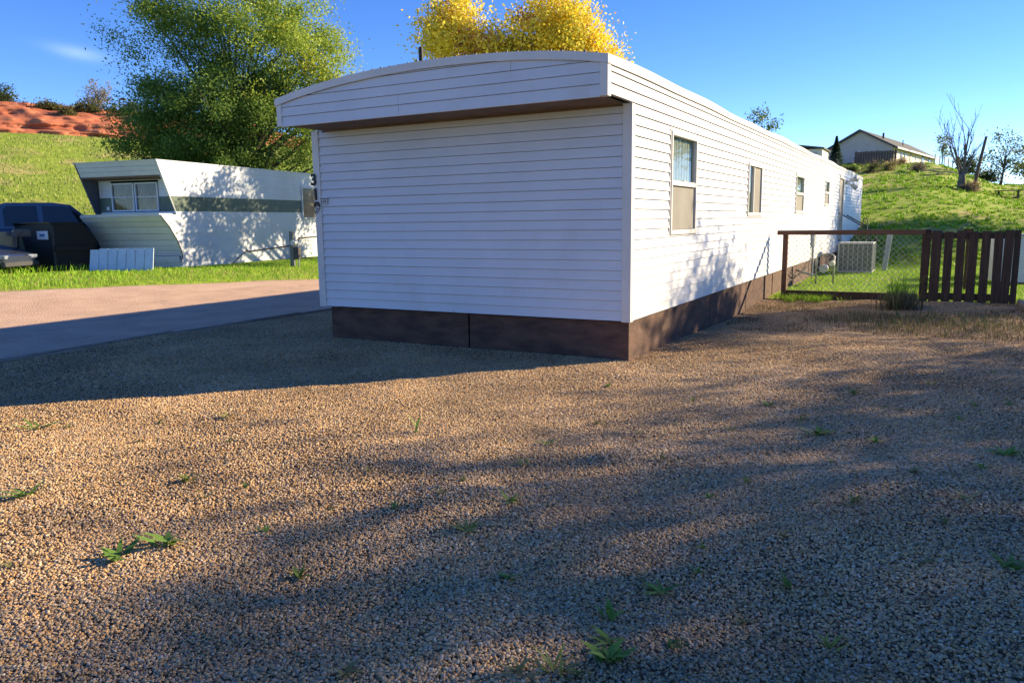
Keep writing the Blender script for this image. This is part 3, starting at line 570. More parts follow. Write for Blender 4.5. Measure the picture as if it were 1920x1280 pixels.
# wavy side edge trim
V_, F_ = [], []; yy_ = np.linspace(YO-.01, YE_, 70)
for y in yy_:
    dz = .012*math.sin(y*.9)+.008*math.sin(y*2.3+1); V_ += [(.030, y, ZT-.035+dz*.5), (.034, y, ZT+.055+dz), (.0, y, ZT+.068+dz), (-.02, y, ZT+.0)]
for j in range(len(yy_)-1):
    for r_ in range(4): F_.append((j*4+r_, j*4+(r_+1) % 4, (j+1)*4+(r_+1) % 4, (j+1)*4+r_))
F_ += [(0, 1, 2, 3), tuple(len(V_)-4+q for q in (3, 2, 1, 0))]
MB().add(V_, F_).build('roof_edge_trim', m_trim, rf)
# windows
for (y0, y1, z0, z1, kd) in WIN:
    fr = MB(); t = .045; d = .055
    for (a, b_, c0, c1) in [(y0, y0+t, z0, z1), (y1-t, y1, z0, z1), (y0+t, y1-t, z1-t, z1), (y0+t, y1-t, z0, z0+t*1.3)]: fr.box(((-.03+.032)/2, (a+b_)/2, (c0+c1)/2), (.062, b_-a, c1-c0))
    win = fr.build('window', m_trim, home, bevel=.004)
    if kd == 'hung':
        zm = (z0+z1)/2+.01
        MB().box((.006, (y0+y1)/2, zm), (.04, y1-y0-2*t, .06)).build('meeting_rail', m_trim, win, bevel=.004)
        MB().box((-.008, (y0+y1)/2, (zm+z1)/2), (.004, y1-y0-2*t-.002, z1-zm-t-.03)).build('pane', m_glass, win)
        MB().box((-.016, (y0+y1)/2, (zm+z0)/2), (.004, y1-y0-2*t-.002, zm-z0-t*1.3-.03)).build('pane', m_glass, win)
        MB().box((.004, (y0+y1)/2, (zm+z0)/2+.01), (.003, y1-y0-2*t-.03, zm-z0-t*1.3-.05)).build('insect_screen', m_screen, win)
    else:
        ym = y0+(y1-y0)*.42
        MB().box((.004, ym, (z0+z1)/2), (.036, .035, z1-z0-t*2.4)).build('mullion', m_trim, win)
        MB().box((-.010, (y0+ym)/2, (z0+z1)/2), (.004, ym-y0-t-.02, z1-z0-2.4*t)).build('pane', m_glass, win)
        MB().box((-.010, (y1+ym)/2, (z0+z1)/2), (.004, y1-ym-t-.02, z1-z0-2.4*t)).build('pane', m_glass, win)
        MB().box((.003, (y1+ym)/2, (z0+z1)/2), (.003, y1-ym-t-.03, z1-z0-2.4*t-.01)).build('insect_screen', m_screen, win)
    nn = 60; V_ = []; ya, yb = y0+.04, y1-.04
    for j in range(nn+1):
        yy1 = ya+(yb-ya)*j/nn; xo = -.042+.010*math.sin(j*.9)+.004*math.sin(j*2.3+y0); V_ += [(xo, yy1, z0+.05), (xo, yy1, z1-.04)]
    MB().add(V_, [(2*j, 2*j+2, 2*j+3, 2*j+1) for j in range(nn)]).build('curtain', m_curt, win, smooth=True)
    if y0 < 2:
        for j in range(12): MB().box((-.024, y0+.10, 1.97+j*.036), (.012, .10, .018)).build('blind_slat', m_blind, win)
        MB().box((.022, (y0+y1)/2, zm+.035), (.02, .07, .018)).build('sash_lock', m_trim, win)
    # channel round the opening
    ch = MB()
    for (a, b_, c0, c1) in [(y0-.022, y0-.002, z0-.02, z1+.02), (y1+.002, y1+.022, z0-.02, z1+.02)]: ch.box((.003, (a+b_)/2, (c0+c1)/2), (.036, b_-a, c1-c0))
    ch.build('channel_trim', m_trim, win)
# back door, recessed, with floodlight and steps
m_door = mat('grey_tan_door', (.30, .27, .24), (.24, .215, .19), rough=.6)
dr = MB().box((-.028, (DOOR[0]+DOOR[1])/2, (DOOR[2]+DOOR[3])/2), (.03, DOOR[1]-DOOR[0]-.14, DOOR[3]-DOOR[2]-.08)).build('door', m_door, home)
fr = MB()
for (a, b_, c0, c1) in [(DOOR[0], DOOR[0]+.07, DOOR[2], DOOR[3]), (DOOR[1]-.07, DOOR[1], DOOR[2], DOOR[3]), (DOOR[0]+.07, DOOR[1]-.07, DOOR[3]-.07, DOOR[3])]: fr.box((.004, (a+b_)/2, (c0+c1)/2), (.06, b_-a, c1-c0))
fr.build('door_frame', m_trim, dr); MB().tube([(-.012, DOOR[0]+.2, 1.6), (.05, DOOR[0]+.2, 1.6)], .03, 10).build('handle', m_dkmet, dr)
fl = MB().tube([(.0, 20.5, 2.62), (.07, 20.5, 2.62)], .07, 12).build('floodlight', m_trim, home)
MB().tube([(.07, 20.5, 2.64), (.20, 20.42, 2.70)], .018, 8).tube([(.18, 20.43, 2.69), (.36, 20.3, 2.72)], [.05, .10], 12).build('lamp_head', m_trim, fl, smooth=True)
MB().tube([(.07, 20.5, 2.60), (.20, 20.55, 2.52)], .018, 8).tube([(.18, 20.54, 2.53), (.34, 20.6, 2.44)], [.05, .10], 12).build('lamp_head', m_trim, fl, smooth=True)
# skirting panels
def skirt(poly_x, name='skirting_panel'): pass
fx = [W0+.10, -2.03, -.012]
for a, b_ in ((W0+.10, -2.035), (-2.015, -.014)): MB().box(((a+b_)/2, .055+.006*(a > -3), ZB/2-.12), (b_-a, .018, ZB+.20)).build('skirting_panel', m_skirt, home)
yv = .065
for ln in (3.38, 2.4, 2.42, 2.4, 2.44, 2.4, 2.4, 2.4, 2.4, 2.4, 2.0):
    y1 = min(yv+ln, YE_-.05)
    if y1-yv > .2: MB().box((-.035+random.uniform(-.006, .006), (yv+y1)/2, ZB/2-.12), (.018, y1-yv-.012, ZB+.20)).build('skirting_panel', m_skirt, home)
    if yv > 3: MB().box((-.022, yv-.003, ZB/2-.1), (.012, .05, ZB+.15)).build('batten', m_skirt, home)
    yv = y1
MB().box((W0+.14, YE_/2, ZB/2-.1), (.02, YE_-.3, ZB+.16)).build('skirting_panel', m_skirt, home)
# vent pipe
MB().tube([(-3.27, 1.0, 2.9), (-3.27, 1.0, 3.76)], .031, 12).build('vent_pipe', m_black, home, smooth=False)
# house numbers
def text(name, s, size, loc, rx, rz, m, parent, ext=.006, bold=0.0):
    cu = bpy.data.curves.new(name, 'FONT'); cu.body = s; cu.size = size; cu.extrude = ext; cu.align_x = 'CENTER'; cu.align_y = 'CENTER'; cu.offset = bold
    o = bpy.data.objects.new(name, cu); COL.objects.link(o); bpy.context.view_layer.update()
    me = bpy.data.meshes.new_from_object(o.evaluated_get(bpy.context.evaluated_depsgraph_get())); bpy.data.objects.remove(o); bpy.data.curves.remove(cu)
    me.transform(Matrix.Translation(loc) @ Matrix.Rotation(rz, 4, 'Z') @ Matrix.Rotation(rx, 4, 'X')); me.name = name
    return link(name, me, m, parent)
for ch_, z, x in (('3', 2.055, W0-.025), ('1', 1.87, W0-.002), ('9', 1.70, W0+.012)):
    text('house_number', ch_, .20, (x, -.036, z), math.pi/2, 0, m_black, home, .007, .006)
pq = MB().box((-4.14, -.028, 1.785), (.125, .012, .085)).build('number_plaque', m_trim, home, bevel=.004)
text('plaque_number', '319', .062, (-4.14, -.0355, 1.775), math.pi/2, 0, m_black, pq, .001, .0012)
MB().box((-4.14, -.0350, 1.815), (.10, .003, .012)).build('plaque_bar', m_black, pq)
# cracked corner flap of siding
MB().box((-2.20, -.018, ZB+.006), (.006, .006, .022)).build('loose_nail', m_dkmet, home)
# ------------------------------------------------------------------ beside the mobile home
m_ac = mat('ac_cream', (.46, .47, .45), (.38, .39, .37), rough=.5)
m_acf = mat('ac_fins', (.10, .11, .11), (.06, .065, .065), rough=.6)
ac = empty('air_conditioner', (.47, 15.0, 0), 'cream outdoor air conditioner unit with grille beside the mobile home', 'air conditioner')
MB().box((.42, .42, .40), (.80, .80, .70)).build('coil', m_acf, ac)
MB().box((.42, .42, .785), (.86, .86, .05)).build('top_cover', m_ac, ac, bevel=.01)
MB().box((.42, .42, .03), (.86, .86, .05)).build('base_pan', m_ac, ac)
for x, y in ((.0, .0), (.84, .0), (.0, .84), (.84, .84)): MB().box((x, y, .41), (.035, .035, .72)).build('corner_post', m_ac, ac)
for i in range(6): MB().box((.12+i*.12, -.006, .41), (.016, .012, .70)).build('grille_bar', m_ac, ac)
for i in range(4): MB().box((.845, .16+i*.17, .41), (.012, .016, .70)).build('grille_bar', m_ac, ac)
for i in range(22): MB().box((.42, .012, .08+i*.031), (.80, .006, .007)).build('grille_wire', m_ac, ac)
gm = empty('gas_meter', (.42, 11.1, 0), 'grey gas meter on bent pipes beside the skirting', 'gas meter')
MB().tube([(0, 0, -.1), (0, 0, .55), (.02, 0, .63), (.10, 0, .66)], .022, 8).build('riser_pipe', m_galv, gm, smooth=True)
MB().tube([(.36, .1, -.1), (.36, .1, .62), (.30, .05, .68), (.1, 0, .66)], .022, 8).build('riser_pipe', m_galv, gm, smooth=True)
MB().tube([(.16, -.1, .34), (.16, .1, .34)], .09, 16).build('meter_body', m_galv, gm)
MB().tube([(.33, -.09, .46), (.33, .10, .46)], .06, 16).build('regulator', mat('meter_cream', (.62, .60, .52), rough=.5), gm)
MB().tube([(0, 0, .2), (-.2, 0, .22), (-.45, 0, .3)], .02, 8).build('supply_pipe', m_galv, gm, smooth=True)
eb = tag(MB().box((.05, 13.2, .93), (.09, .30, .30)).box((.05, 13.2, 1.09), (.11, .34, .02)).tube([(.05, 13.2, .78), (.05, 13.2, .2), (.05, 13.2, -.1)], .028, 8).build('electric_box', m_galv, None, bevel=.004), 'grey electric box with conduit on the side of the mobile home', 'electric box')
cb = [(.02, 10.2, .28), (.06, 10.5, .22), (.10, 11.0, .20), (.08, 11.8, .24), (.05, 12.6, .34), (.05, 13.1, .5)]
tag(MB().tube(cb, .014, 6).build('cable', m_black, None, smooth=True), 'thin black cable drooping along the brown skirting', 'cable')
st = empty('door_steps', (.05, 18.6, 0), 'dark steps below the back door of the mobile home', 'steps')
for i in range(3): MB().box((.75-.28*i, .65, .2+.2*i), (.30, 1.2, .04)).build('tread', m_fence, st)
for y in (.1, 1.2): MB().prism([(0, 0), (.95, 0), (.95, .2), (.1, .72), (0, .72)], (0, y, -.02), (1, 0, 0), (0, 0, 1), (0, 1, 0), .04).build('stringer', m_fence, st)
for y in (.1, 1.2): MB().tube([(.85, y, .1), (.85, y, 1.1), (.1, y, 1.55)], .02, 6).build('handrail', m_dkmet, st)
# ------------------------------------------------------------------ wooden fence frame with chain link, then the picket gate
FY = 7.75
fence = empty('wooden_fence', (.2, FY, 0), 'low brown wooden fence frame filled with chain link beside the mobile home', 'fence')
MB().box((1.18, -.03, 1.215), (2.50, .045, .085)).build('top_rail', m_rail, fence, bevel=.006)
MB().box((.075, .04, .58), (.09, .09, 1.28)).build('post', m_rail, fence, bevel=.006)
MB().box((2.42, .04, .58), (.09, .09, 1.28)).build('post', m_fence, fence, bevel=.006)
MB().box((1.24, .02, .045), (2.24, .05, .16)).build('bottom_board', m_fence, fence, bevel=.006)
mb = MB(); sp_, x0, x1, z0, z1 = .10, .13, 2.37, .12, 1.16
def clip_seg(ax, az, dx, dz):
    t0, t1 = 0.0, 1e9
    if dx > 0: t1 = min(t1, (x1-ax)/dx)
    else: t1 = min(t1, (x0-ax)/dx)
    t1 = min(t1, (z1-az)/dz); return t1
starts = np.arange(x0-2, x1, sp_)
for sgn in (1, -1):
    for a in np.arange(x0-1.2, x1+1.2, sp_):
        lo = 0; pts = []
        # line x = a + sgn*t, z = z0 + t
        ts = [t for t in (0, z1-z0)]
        ta, tb = 0, z1-z0
        if sgn > 0: ta, tb = max(ta, x0-a), min(tb, x1-a)
        else: ta, tb = max(ta, a-x1), min(tb, a-x0)
        if tb-ta < .03: continue
        yo = .006*sgn; mb.tube([(a+sgn*ta, .02+yo, z0+ta), (a+sgn*tb, .02+yo, z0+tb)], .003, 4, cap=False)
ml = mb.build('chain_link_mesh', m_galv, fence); ml['kind'] = 'stuff'
gate = empty('picket_gate', (2.60, FY-.02, 0), 'dark brown picket gate with wide gaps at the right of the yard', 'gate')
pk = [(0.05, .10, 0), (.21, .17, .02), (.42, .145, .0), (.63, .145, .02), (.84, .15, .0), (1.05, .145, .01), (1.26, .145, .0), (1.42, .15, .02), (1.565, .10, -.02)]
pk = [(x*.875+.02, wd*.9, dz) for x, wd, dz in pk]
for i, (x, wd, dz) in enumerate(pk):
    big = i in (0, len(pk)-1)
    o = MB().box((x, .05 if big else -.03, .60+dz), (wd, .09 if big else .022, 1.32 if big else 1.24), Matrix.Rotation(random.uniform(-.012, .012), 3, 'Y')).build('gate_post' if big else 'picket', m_fence, gate, bevel=.006)
MB().box((.70, .0, 1.15), (1.34, .035, .10)).build('rail', m_fence, gate, bevel=.005); MB().box((.70, .0, .10), (1.34, .035, .12)).build('rail', m_fence, gate, bevel=.005)
tag(MB().box((4.13, 5.2, .03), (.09, 4.8, .13), Matrix.Rotation(.02, 3, 'Z')).build('timber_edging', m_edge, None, bevel=.01), 'weathered timber laid between gravel and lawn beside the gate', 'edging')
# things in the yard behind
ro = Matrix.Rotation(.10, 3, 'Y'); m_pale = mat('pale_blue_grey', (.36, .40, .46), (.28, .31, .36), rough=.6)
tag(MB().box((1.58, 16.3, .45), (.13, .12, 1.15), ro).box((1.64, 16.3, 1.04), (.2, .16, .06), ro).build('utility_post', m_pale, None, bevel=.01), 'pale grey leaning utility post in the shaded yard', 'post')
tag(MB().tube([(1.18, 17.6, -.1), (1.2, 17.6, .9)], .035, 8).build('short_post', m_dkmet, None), 'thin dark post standing on the lawn near the air conditioner', 'post')
hk = [(.80, 16.0, -.1), (.88, 16.0, .9), (.97, 16.0, 1.42), (1.03, 16.0, 1.46), (1.07, 16.0, 1.40), (1.06, 16.0, .5), (1.03, 16.0, -.1)]
tag(MB().tube(hk, .014, 6).build('garden_hoop', m_dkmet, None, smooth=True), 'narrow black metal hoop stuck in the lawn', 'hoop')
sh_ = empty('storage_shed', (3.95, 12.4, 0), 'small white lap sided shed behind the picket gate', 'shed', rotz=.10)
MB().box((.36, .45, .50), (.60, .80, 1.0)).build('wall', m_core, sh_)
for i in range(13): 
    MB().prism([(-.012, 0), (-.002, .074), (.03, .074), (.03, 0)], (.02, .02, .03+i*.078), (0, 1, 0), (0, 0, 1), (1, 0, 0), .68).build('siding_board', m_side, sh_)
    MB().prism([(.012, 0), (.002, .074), (-.03, .074), (-.03, 0)], (.02, .055, .03+i*.078), (-1, 0, 0), (0, 0, 1), (0, 1, 0), .76) .build('siding_board', m_side, sh_)
MB().prism([(-.03, 0), (.74, -.02), (.74, .02), (-.03, .04)], (-.02, -.04, 1.05), (1, 0, 0), (0, 0, 1), (0, 1, 0), .98).build('roof', m_pale, sh_)
bh = empty('birdhouse', (3.35, 10.6, 0), 'dark birdhouse on a post rising behind the picket gate', 'birdhouse')
MB().tube([(0, 0, -.1), (0, 0, 1.05)], .03, 8).build('post', m_fence, bh)
MB().box((0, 0, 1.12), (.16, .16, .2)).build('box', m_fence, bh); MB().prism([(-.16, 0), (0, .13), (.16, 0), (.16, .02), (0, .15), (-.16, .02)], (0, -.12, 1.20), (1, 0, 0), (0, 0, 1), (0, 1, 0), .24).build('roof', m_dkmet, bh)
tk = empty('propane_tank', (5.62, 16.2, 0), 'pale blue rounded tank at the right edge behind the gate', 'tank')
pts = [(0, 0, .22), (0, 0, .28), (0, 0, .42), (0, 0, .7), (0, 0, 1.3), (0, 0, 1.7), (0, 0, 1.86), (0, 0, 1.92)]
MB().tube(pts, [.12, .34, .5, .55, .55, .5, .34, .10], 24).build('shell', m_pale, tk, smooth=True)
for a in range(3): MB().box((.36*math.cos(a*2.1+.4), .36*math.sin(a*2.1+.4), .16), (.07, .07, .5)).build('leg', m_dkmet, tk)

# ------------------------------------------------------------------ old trailer across the road
m_trw = mat('old_trailer_white', (.56, .61, .66), (.48, .53, .58), rough=.45, scale=1.2, spec=.4)
layer(m_trw, (.50, .47, .42), 1.6, .60, .82, stretch=(1, 1, .5), seed=8)
m_trg = mat('dark_green_band', (.085, .13, .10), (.055, .09, .068), rough=.45, spec=.4)
m_trc = mat('trailer_dark_grey', (.10, .115, .135), rough=.6); m_blue = mat('pale_blue_metal', (.46, .55, .66), (.40, .48, .58), rough=.4, metal=.1, spec=.5)
A = math.radians(-10); tr = empty('vintage_trailer', (-16.75, 7.62, .22), 'old white travel trailer with slanted front and dark green stripe', 'trailer', rotz=-A)
# local: +y along the side (away), +x outward from the side facing the road, trailer body at x in [-3.0, 0]; z from local ground (.3)
TW, TL = 3.02, 13.0
PRO = [(.0, 0), (.03, .2), (.10, .39), (.08, .55), (-.06, .86), (-.33, 1.25), (-.62, 1.56), (-.62, 1.60), (-.02, 1.601), (-.25, 2.13), (-.65, 3.11)]
def prof(z): return float(np.interp(z, [p[1] for p in PRO], [p[0] for p in PRO]))
zs = [0, .22, .44, .66, .86, 1.05, 1.25, 1.43, 1.60, 1.70, 1.92, 2.13, 2.33, 2.53, 2.73, 2.93, 3.11]
sw = MB().box((-.09, TL/2+.35, 1.55), (.06, TL-.8, 3.06)).build('side_wall', m_core, tr); sl = MB().box((-TW+.09, TL/2+.35, 1.55), (.06, TL-.8, 3.06)).build('side_wall', m_core, tr)
for i in range(len(zs)-1):
    a, b_ = zs[i], zs[i+1]; mm = m_trg if 1.69 < a < 2.12 else m_trw
    pa = [prof(a+.002)]+[prof(z) for z in np.linspace(a+.002, b_-.006, 4)[1:]]
    zz_ = np.linspace(a, b_-.001, 4)
    if a >= 1.6: pa = [float(np.interp(z, [1.6, 2.13, 3.11], [-.02, -.25, -.65])) for z in zz_]
    poly = [(pa[j], zz_[j]) for j in range(4)]+[(TL, b_-.001), (TL, a)]
    pr = .010*(i % 2)
    MB().prism(poly, (-.05, 0, 0), (0, 1, 0), (0, 0, 1), (1, 0, 0), .05+pr).build('siding_strip', mm, sw)
    MB().prism(poly, (-TW, 0, 0), (0, 1, 0), (0, 0, 1), (1, 0, 0), .05).build('siding_strip', m_trc if a >= 1.6 else mm, sl)
# front: lower nose, window wall, visor
nose = [(p[0], p[1]) for p in PRO[2:8]]
ns = None
for i in range(len(nose)-1):
    (v0, z0), (v1, z1) = nose[i], nose[i+1]; k = 2 if i < 4 else 1
    for j in range(k):
        q0, q1 = j/k, (j+1)/k; a = (v0+(v1-v0)*q0, z0+(z1-z0)*q0+.003); b_ = (v0+(v1-v0)*q1, z0+(z1-z0)*q1-.004)
        MB().prism([(a[0], a[1]), (b_[0], b_[1]), (b_[0]+.05, b_[1]), (a[0]+.05, a[1])], (-TW+.055, 0, 0), (0, 1, 0), (0, 0, 1), (1, 0, 0), TW-.11).build('nose_strip', m_trw, tr)
MB().prism([(-.62, 1.60), (.1, 1.605), (.1, 1.64), (-.64, 1.635)], (-TW+.055, 0, 0), (0, 1, 0), (0, 0, 1), (1, 0, 0), TW-.11).build('nose_ledge', m_trw, tr)
# dark moulding along the nose edge
mb = MB(); mb.tube([(.012, p[0]-.01, p[1]) for p in PRO[1:7]], .016, 6).build('edge_moulding', m_dkmet, tr)
mb = MB(); mb.tube([(.012, -.02, 1.62), (.012, -.25, 2.13), (.012, -.65, 3.11)], .018, 6).build('edge_moulding', m_trw, tr)
vw = .08   # window wall
for (a, b_, mm) in [(1.645, 1.70, m_trw), (1.703, 2.13, m_trg), (2.134, 2.36, m_trw), (2.364, 2.62, m_trw), (2.624, 2.98, m_trw)]:
    for (x0_, x1_) in ([(-2.92, -2.46), (-.66, -.06)] if 1.7 < a < 2.5 else [(-2.92, -.06)]): MB().box(((x0_+x1_)/2, vw+.02, (a+b_)/2), (x1_-x0_, .04, b_-a)).build('front_panel', mm, tr)
for i in range(3):   # visor strips
    q0, q1 = i/3, (i+1)/3; z0, z1 = 2.72+.39*q0+.003, 2.72+.39*q1-.003; f0 = lambda z: float(np.interp(z, [2.13, 3.11], [-.25, -.65]))
    MB().prism([(f0(z0), z0), (f0(z1), z1), (f0(z1)+.04, z1), (f0(z0)+.04, z0)], (-TW+.055, 0, 0), (0, 1, 0), (0, 0, 1), (1, 0, 0), TW-.11).build('visor_strip', m_trw, tr)
MB().prism([(-.48, 2.68), (vw, 2.64), (vw, 2.66), (-.47, 2.72)], (-TW+.055, 0, 0), (0, 1, 0), (0, 0, 1), (1, 0, 0), TW-.11).build('soffit', m_soff, tr)
def trwin(x0_, x1_, z0, z1, y):
    fr = MB(); t = .045
    for a, b_, c, d in [(x0_, x0_+t, z0, z1), (x1_-t, x1_, z0, z1), (x0_+t, x1_-t, z1-t, z1), (x0_+t, x1_-t, z0, z0+t)]: fr.box(((a+b_)/2, y, (c+d)/2), (b_-a, .06, d-c))
    fo = fr.build('window', m_trw, tr); MB().box(((x0_+x1_)/2, y+.012, (z0+z1)/2), (x1_-x0_-.08, .006, z1-z0-.08)).build('pane', m_glass, fo)
    MB().box(((x0_+x1_)/2, y-.004, (z0+z1)/2-.0), (x1_-x0_-.08, .03, .025)).build('sash_rail', m_trw, fo)
    V_ = []; 
    for j in range(31): V_ += [(x0_+.03+(x1_-x0_-.06)*j/30, y+.05+.014*math.sin(j*1.3), z0+.02), (x0_+.03+(x1_-x0_-.06)*j/30, y+.05+.014*math.sin(j*1.3+.4), z1-.02)]
    MB().add(V_, [(2*j, 2*j+2, 2*j+3, 2*j+1) for j in range(30)]).build('curtain', mat('lace_curtain', (.24, .19, .165), (.07, .05, .04), rough=.9, scale=4, stretch=(1, 1, .3)), fo)
trwin(-2.44, -1.58, 1.72, 2.56, vw+.0); trwin(-1.54, -.68, 1.72, 2.56, vw+.0)
MB().box((-2.62, vw-.006, 1.82), (.10, .012, .10)).build('plate', m_trw, tr)
# side window
fr = MB(); y0, y1, z0, z1 = 6.35, 7.5, 1.46, 2.64
for a, b_, c, d in [(y0, y0+.06, z0, z1), (y1-.06, y1, z0, z1), (y0+.06, y1-.06, z1-.06, z1), (y0+.06, y1-.06, z0, z0+.06)]: fr.box((.02, (a+b_)/2, (c+d)/2), (.05, b_-a, d-c))
fo = fr.build('window', m_trw, tr); MB().box((.012, (y0+y1)/2, (z0+z1)/2), (.012, y1-y0-.12, z1-z0-.12)).build('pane', mat('dark_pane', (.16, .15, .13), (.08, .08, .075), rough=.15, scale=3, spec=.6), fo)
rfm = MB().prism([(-.66, 3.10), (TL+.05, 3.10), (TL+.05, 3.14), (-.68, 3.14)], (-TW-.02, 0, 0), (0, 1, 0), (0, 0, 1), (1, 0, 0), TW+.05).build('roof', m_trw, tr)
MB().box((-TW/2, TL-.02, 1.55), (TW-.1, .04, 3.05)).build('rear_wall', m_trw, tr)
for i, (a, b_) in enumerate([(.0, .19), (.193, .385)]): MB().box((-TW/2, .06-.02*i, (a+b_)/2), (TW-.12, .03, b_-a)).build('skirt_strip', m_trw, tr)
MB().tube([(.02, 3.05, .45), (.02, 3.1, .40), (.03, 5.6, .52), (.03, 6.1, .78), (.03, 7.2, .80)], .025, 6).build('pipe', m_dkmet, tr, smooth=True)
MB().tube([(.02, 2.3, .05), (.02, 3.05, .45)], .015, 6).build('pipe', m_dkmet, tr)
# pale metal panels leaning on the nose, one object with ribbed strips
P0, P1 = Vector((-17.75, 5.42, .22)), Vector((-16.1, 6.2, .22)); dd = (P1-P0); ln = dd.length; dd.normalize(); nn_ = Vector((-dd.y, dd.x, 0))
mp_ = empty('metal_panel', P0, 'pale blue ribbed metal panel leaning at the foot of the old trailer', 'panel', rotz=math.atan2(dd.y, dd.x))
nst = 7
for i in range(nst):
    wd = ln/nst; MB().prism([(0, 0), (wd-.03, 0), (wd-.022, -.018), (wd-.004, -.018), (wd-.004, .012), (0, .012)], (i*wd, 0, -.02), (1, 0, 0), (0, 1, 0), (0, .16, .67+.03*(i > 0)), 1).build('strip', m_blue, mp_)
# pedestal
pd = empty('utility_pedestal', (-13.95, 9.35, gz(-13.95, 9.35)), 'grey steel utility post with meter box beside the old trailer', 'pedestal')
MB().box((-.02, 0, .48), (.14, .08, 1.06)).build('post', mat('weathered_post', (.14, .16, .165), (.09, .10, .105), rough=.7), pd, bevel=.008)
MB().tube([(.06, -.07, .68), (.06, .07, .68)], .085, 14).build('meter_dial', m_galv, pd); MB().box((.17, 0, .38), (.20, .14, .36)).build('meter_box', m_dkmet, pd, bevel=.015)
MB().tube([(.06, 0, .74), (.18, 0, .74), (.22, 0, .66), (.22, 0, -.1)], .02, 8).build('conduit', m_galv, pd)
# ------------------------------------------------------------------ dumpster, truck, mailbox, car
m_dump = mat('black_steel', (.008, .008, .010), (.014, .013, .013), rough=.55, scale=3)
dp = empty('dumpster', (-19.2, 5.35, .28), 'black steel dumpster with a white sign beside the old trailer', 'dumpster', rotz=math.radians(171.5))
# local +x = left along the front, -y ... depth goes to local -y (away)
DX, DY = 2.6, -1.15  # extra width is added black, standing in for the truck's shaded body
def slab(poly, o, ax, ay, n, t, nm, m=m_dump): return MB().prism(poly, o, ax, ay, n, t).build(nm, m, dp)
slab([(0, 0), (DX, 0), (DX, 1.22), (0, 1.30)], (0, 0, .05), (1, 0, 0), (0, 0, 1), (0, -1, 0), .04, 'front_panel')
side = [(0, 0), (-DY, 0), (-DY+.02, .78), (-DY-.12, 1.02), (-DY-.32, 1.26), (0, 1.30)]
slab(side, (0, -.04, .05), (0, -1, 0), (0, 0, 1), (1, 0, 0), .04, 'side_panel'); slab(side, (DX-.04, -.04, .05), (0, -1, 0), (0, 0, 1), (1, 0, 0), .04, 'side_panel')
slab([(0, 0), (DX, 0), (DX, .8), (0, .8)], (0, DY, .05), (1, 0, 0), (0, 0, 1), (0, -1, 0), .04, 'back_panel')
slab([(0, 0), (DX+.08, 0), (DX+.08, .04), (0, .04)], (-.04, .03, 1.33), (1, 0, 0), (0, 0, 1), (0, -1, 0), .86, 'lid', mat('black_plastic_lid', (.009, .009, .010), rough=.4))
MB().box((-.05, -.55, .62), (.09, 1.05, .14)).build('lift_pocket', m_dump, dp); MB().box((-.015, -.02, .65), (.03, .06, 1.28)).build('corner_rib', m_dkmet, dp)
for q in (.15, DX-.15): MB().box((q, -.5, .02), (.1, 1.0, .06)).build('skid', m_dump, dp)
m_sign = mat('white_sign', (.72, .74, .78), rough=.5); sg = MB().box((.58, .012, 1.00), (.72, .014, .24)).build('sign', m_sign, dp)
MB().box((.58, .021, 1.00), (.34, .003, .08)).build('sign_print', mat('blue_print', (.10, .20, .42), rough=.6), sg)
m_trk = mat('dark_blue_truck_paint', (.022, .038, .085), (.02, .034, .075), rough=.2, spec=.7, coat=1); m_tint = mat('tinted_window', (.012, .013, .016), rough=.04, spec=.7); m_tyre = mat('tyre', (.02, .02, .02), rough=.85); m_rim = mat('rim', (.35, .36, .37), rough=.35, metal=.8)
hd = math.atan2(.91, .42)
tk = empty('pickup_truck', (-22.75, 5.5, gz(-22.75, 5.5)+.05), 'dark blue crew cab pickup parked behind the dumpster', 'pickup truck', rotz=hd)
# local +x forward; y = -0.9 is the side toward the viewer (right side)
def loft(sections, name, m, parent, smooth=True):
    k = len(sections[0]); V_ = [p for s in sections for p in s]; F_ = [(i*k+j, i*k+(j+1) % k, (i+1)*k+(j+1) % k, (i+1)*k+j) for i in range(len(sections)-1) for j in range(k)]+[tuple(range(k))[::-1], tuple(range((len(sections)-1)*k, len(sections)*k))]
    return MB().add(V_, F_).build(name, m, parent, smooth=False, bevel=.03)
def ring(x, w_, z0, z1): return [(x, -w_, z0+.1), (x, -w_*.96, z0), (x, w_*.96, z0), (x, w_, z0+.1), (x, w_, z1-.06), (x, w_*.94, z1), (x, -w_*.94, z1), (x, -w_, z1-.06)]
loft([ring(0, .93, .45, 1.12), ring(.9, .95, .42, 1.14), ring(3.2, .95, .42, 1.14), ring(4.1, .93, .45, 1.1), ring(4.5, .86, .5, 1.0)], 'body', m_trk, tk)
loft([ring(-1.75, .92, .5, 1.12), ring(-.02, .93, .5, 1.12)], 'bed', m_trk, tk)
cab = [(.06, 1.10), (.22, 1.80), (.45, 1.90), (1.7, 1.91), (2.2, 1.84), (2.95, 1.14)]
V_ = []
for y_, s_y in ((-.90, 1), (.90, 1)):
    for (x, z) in cab: V_.append((x, y_*(1-.16*(z-1.1)/.73), z))
k = len(cab); cb_ = MB().add(V_, [tuple(range(k))[::-1], tuple(range(k, 2*k))]+[(i, (i+1) % k, k+(i+1) % k, k+i) for i in range(k)]).build('cab', m_trk, tk, bevel=.02)
def cabwin(poly, side_, nm='side_window'):
    P = []
    for x, z in poly: P.append((x, side_*(.90*(1-.16*(z-1.1)/.73)+.006), z))
    Q = [(x, y_-side_*.02, z) for x, y_, z in P]; n = len(P)
    MB().add(P+Q, [tuple(range(n)), tuple(range(n, 2*n))[::-1]]+[(i, (i+1) % n, n+(i+1) % n, n+i) for i in range(n)]).build(nm, m_tint, cb_)
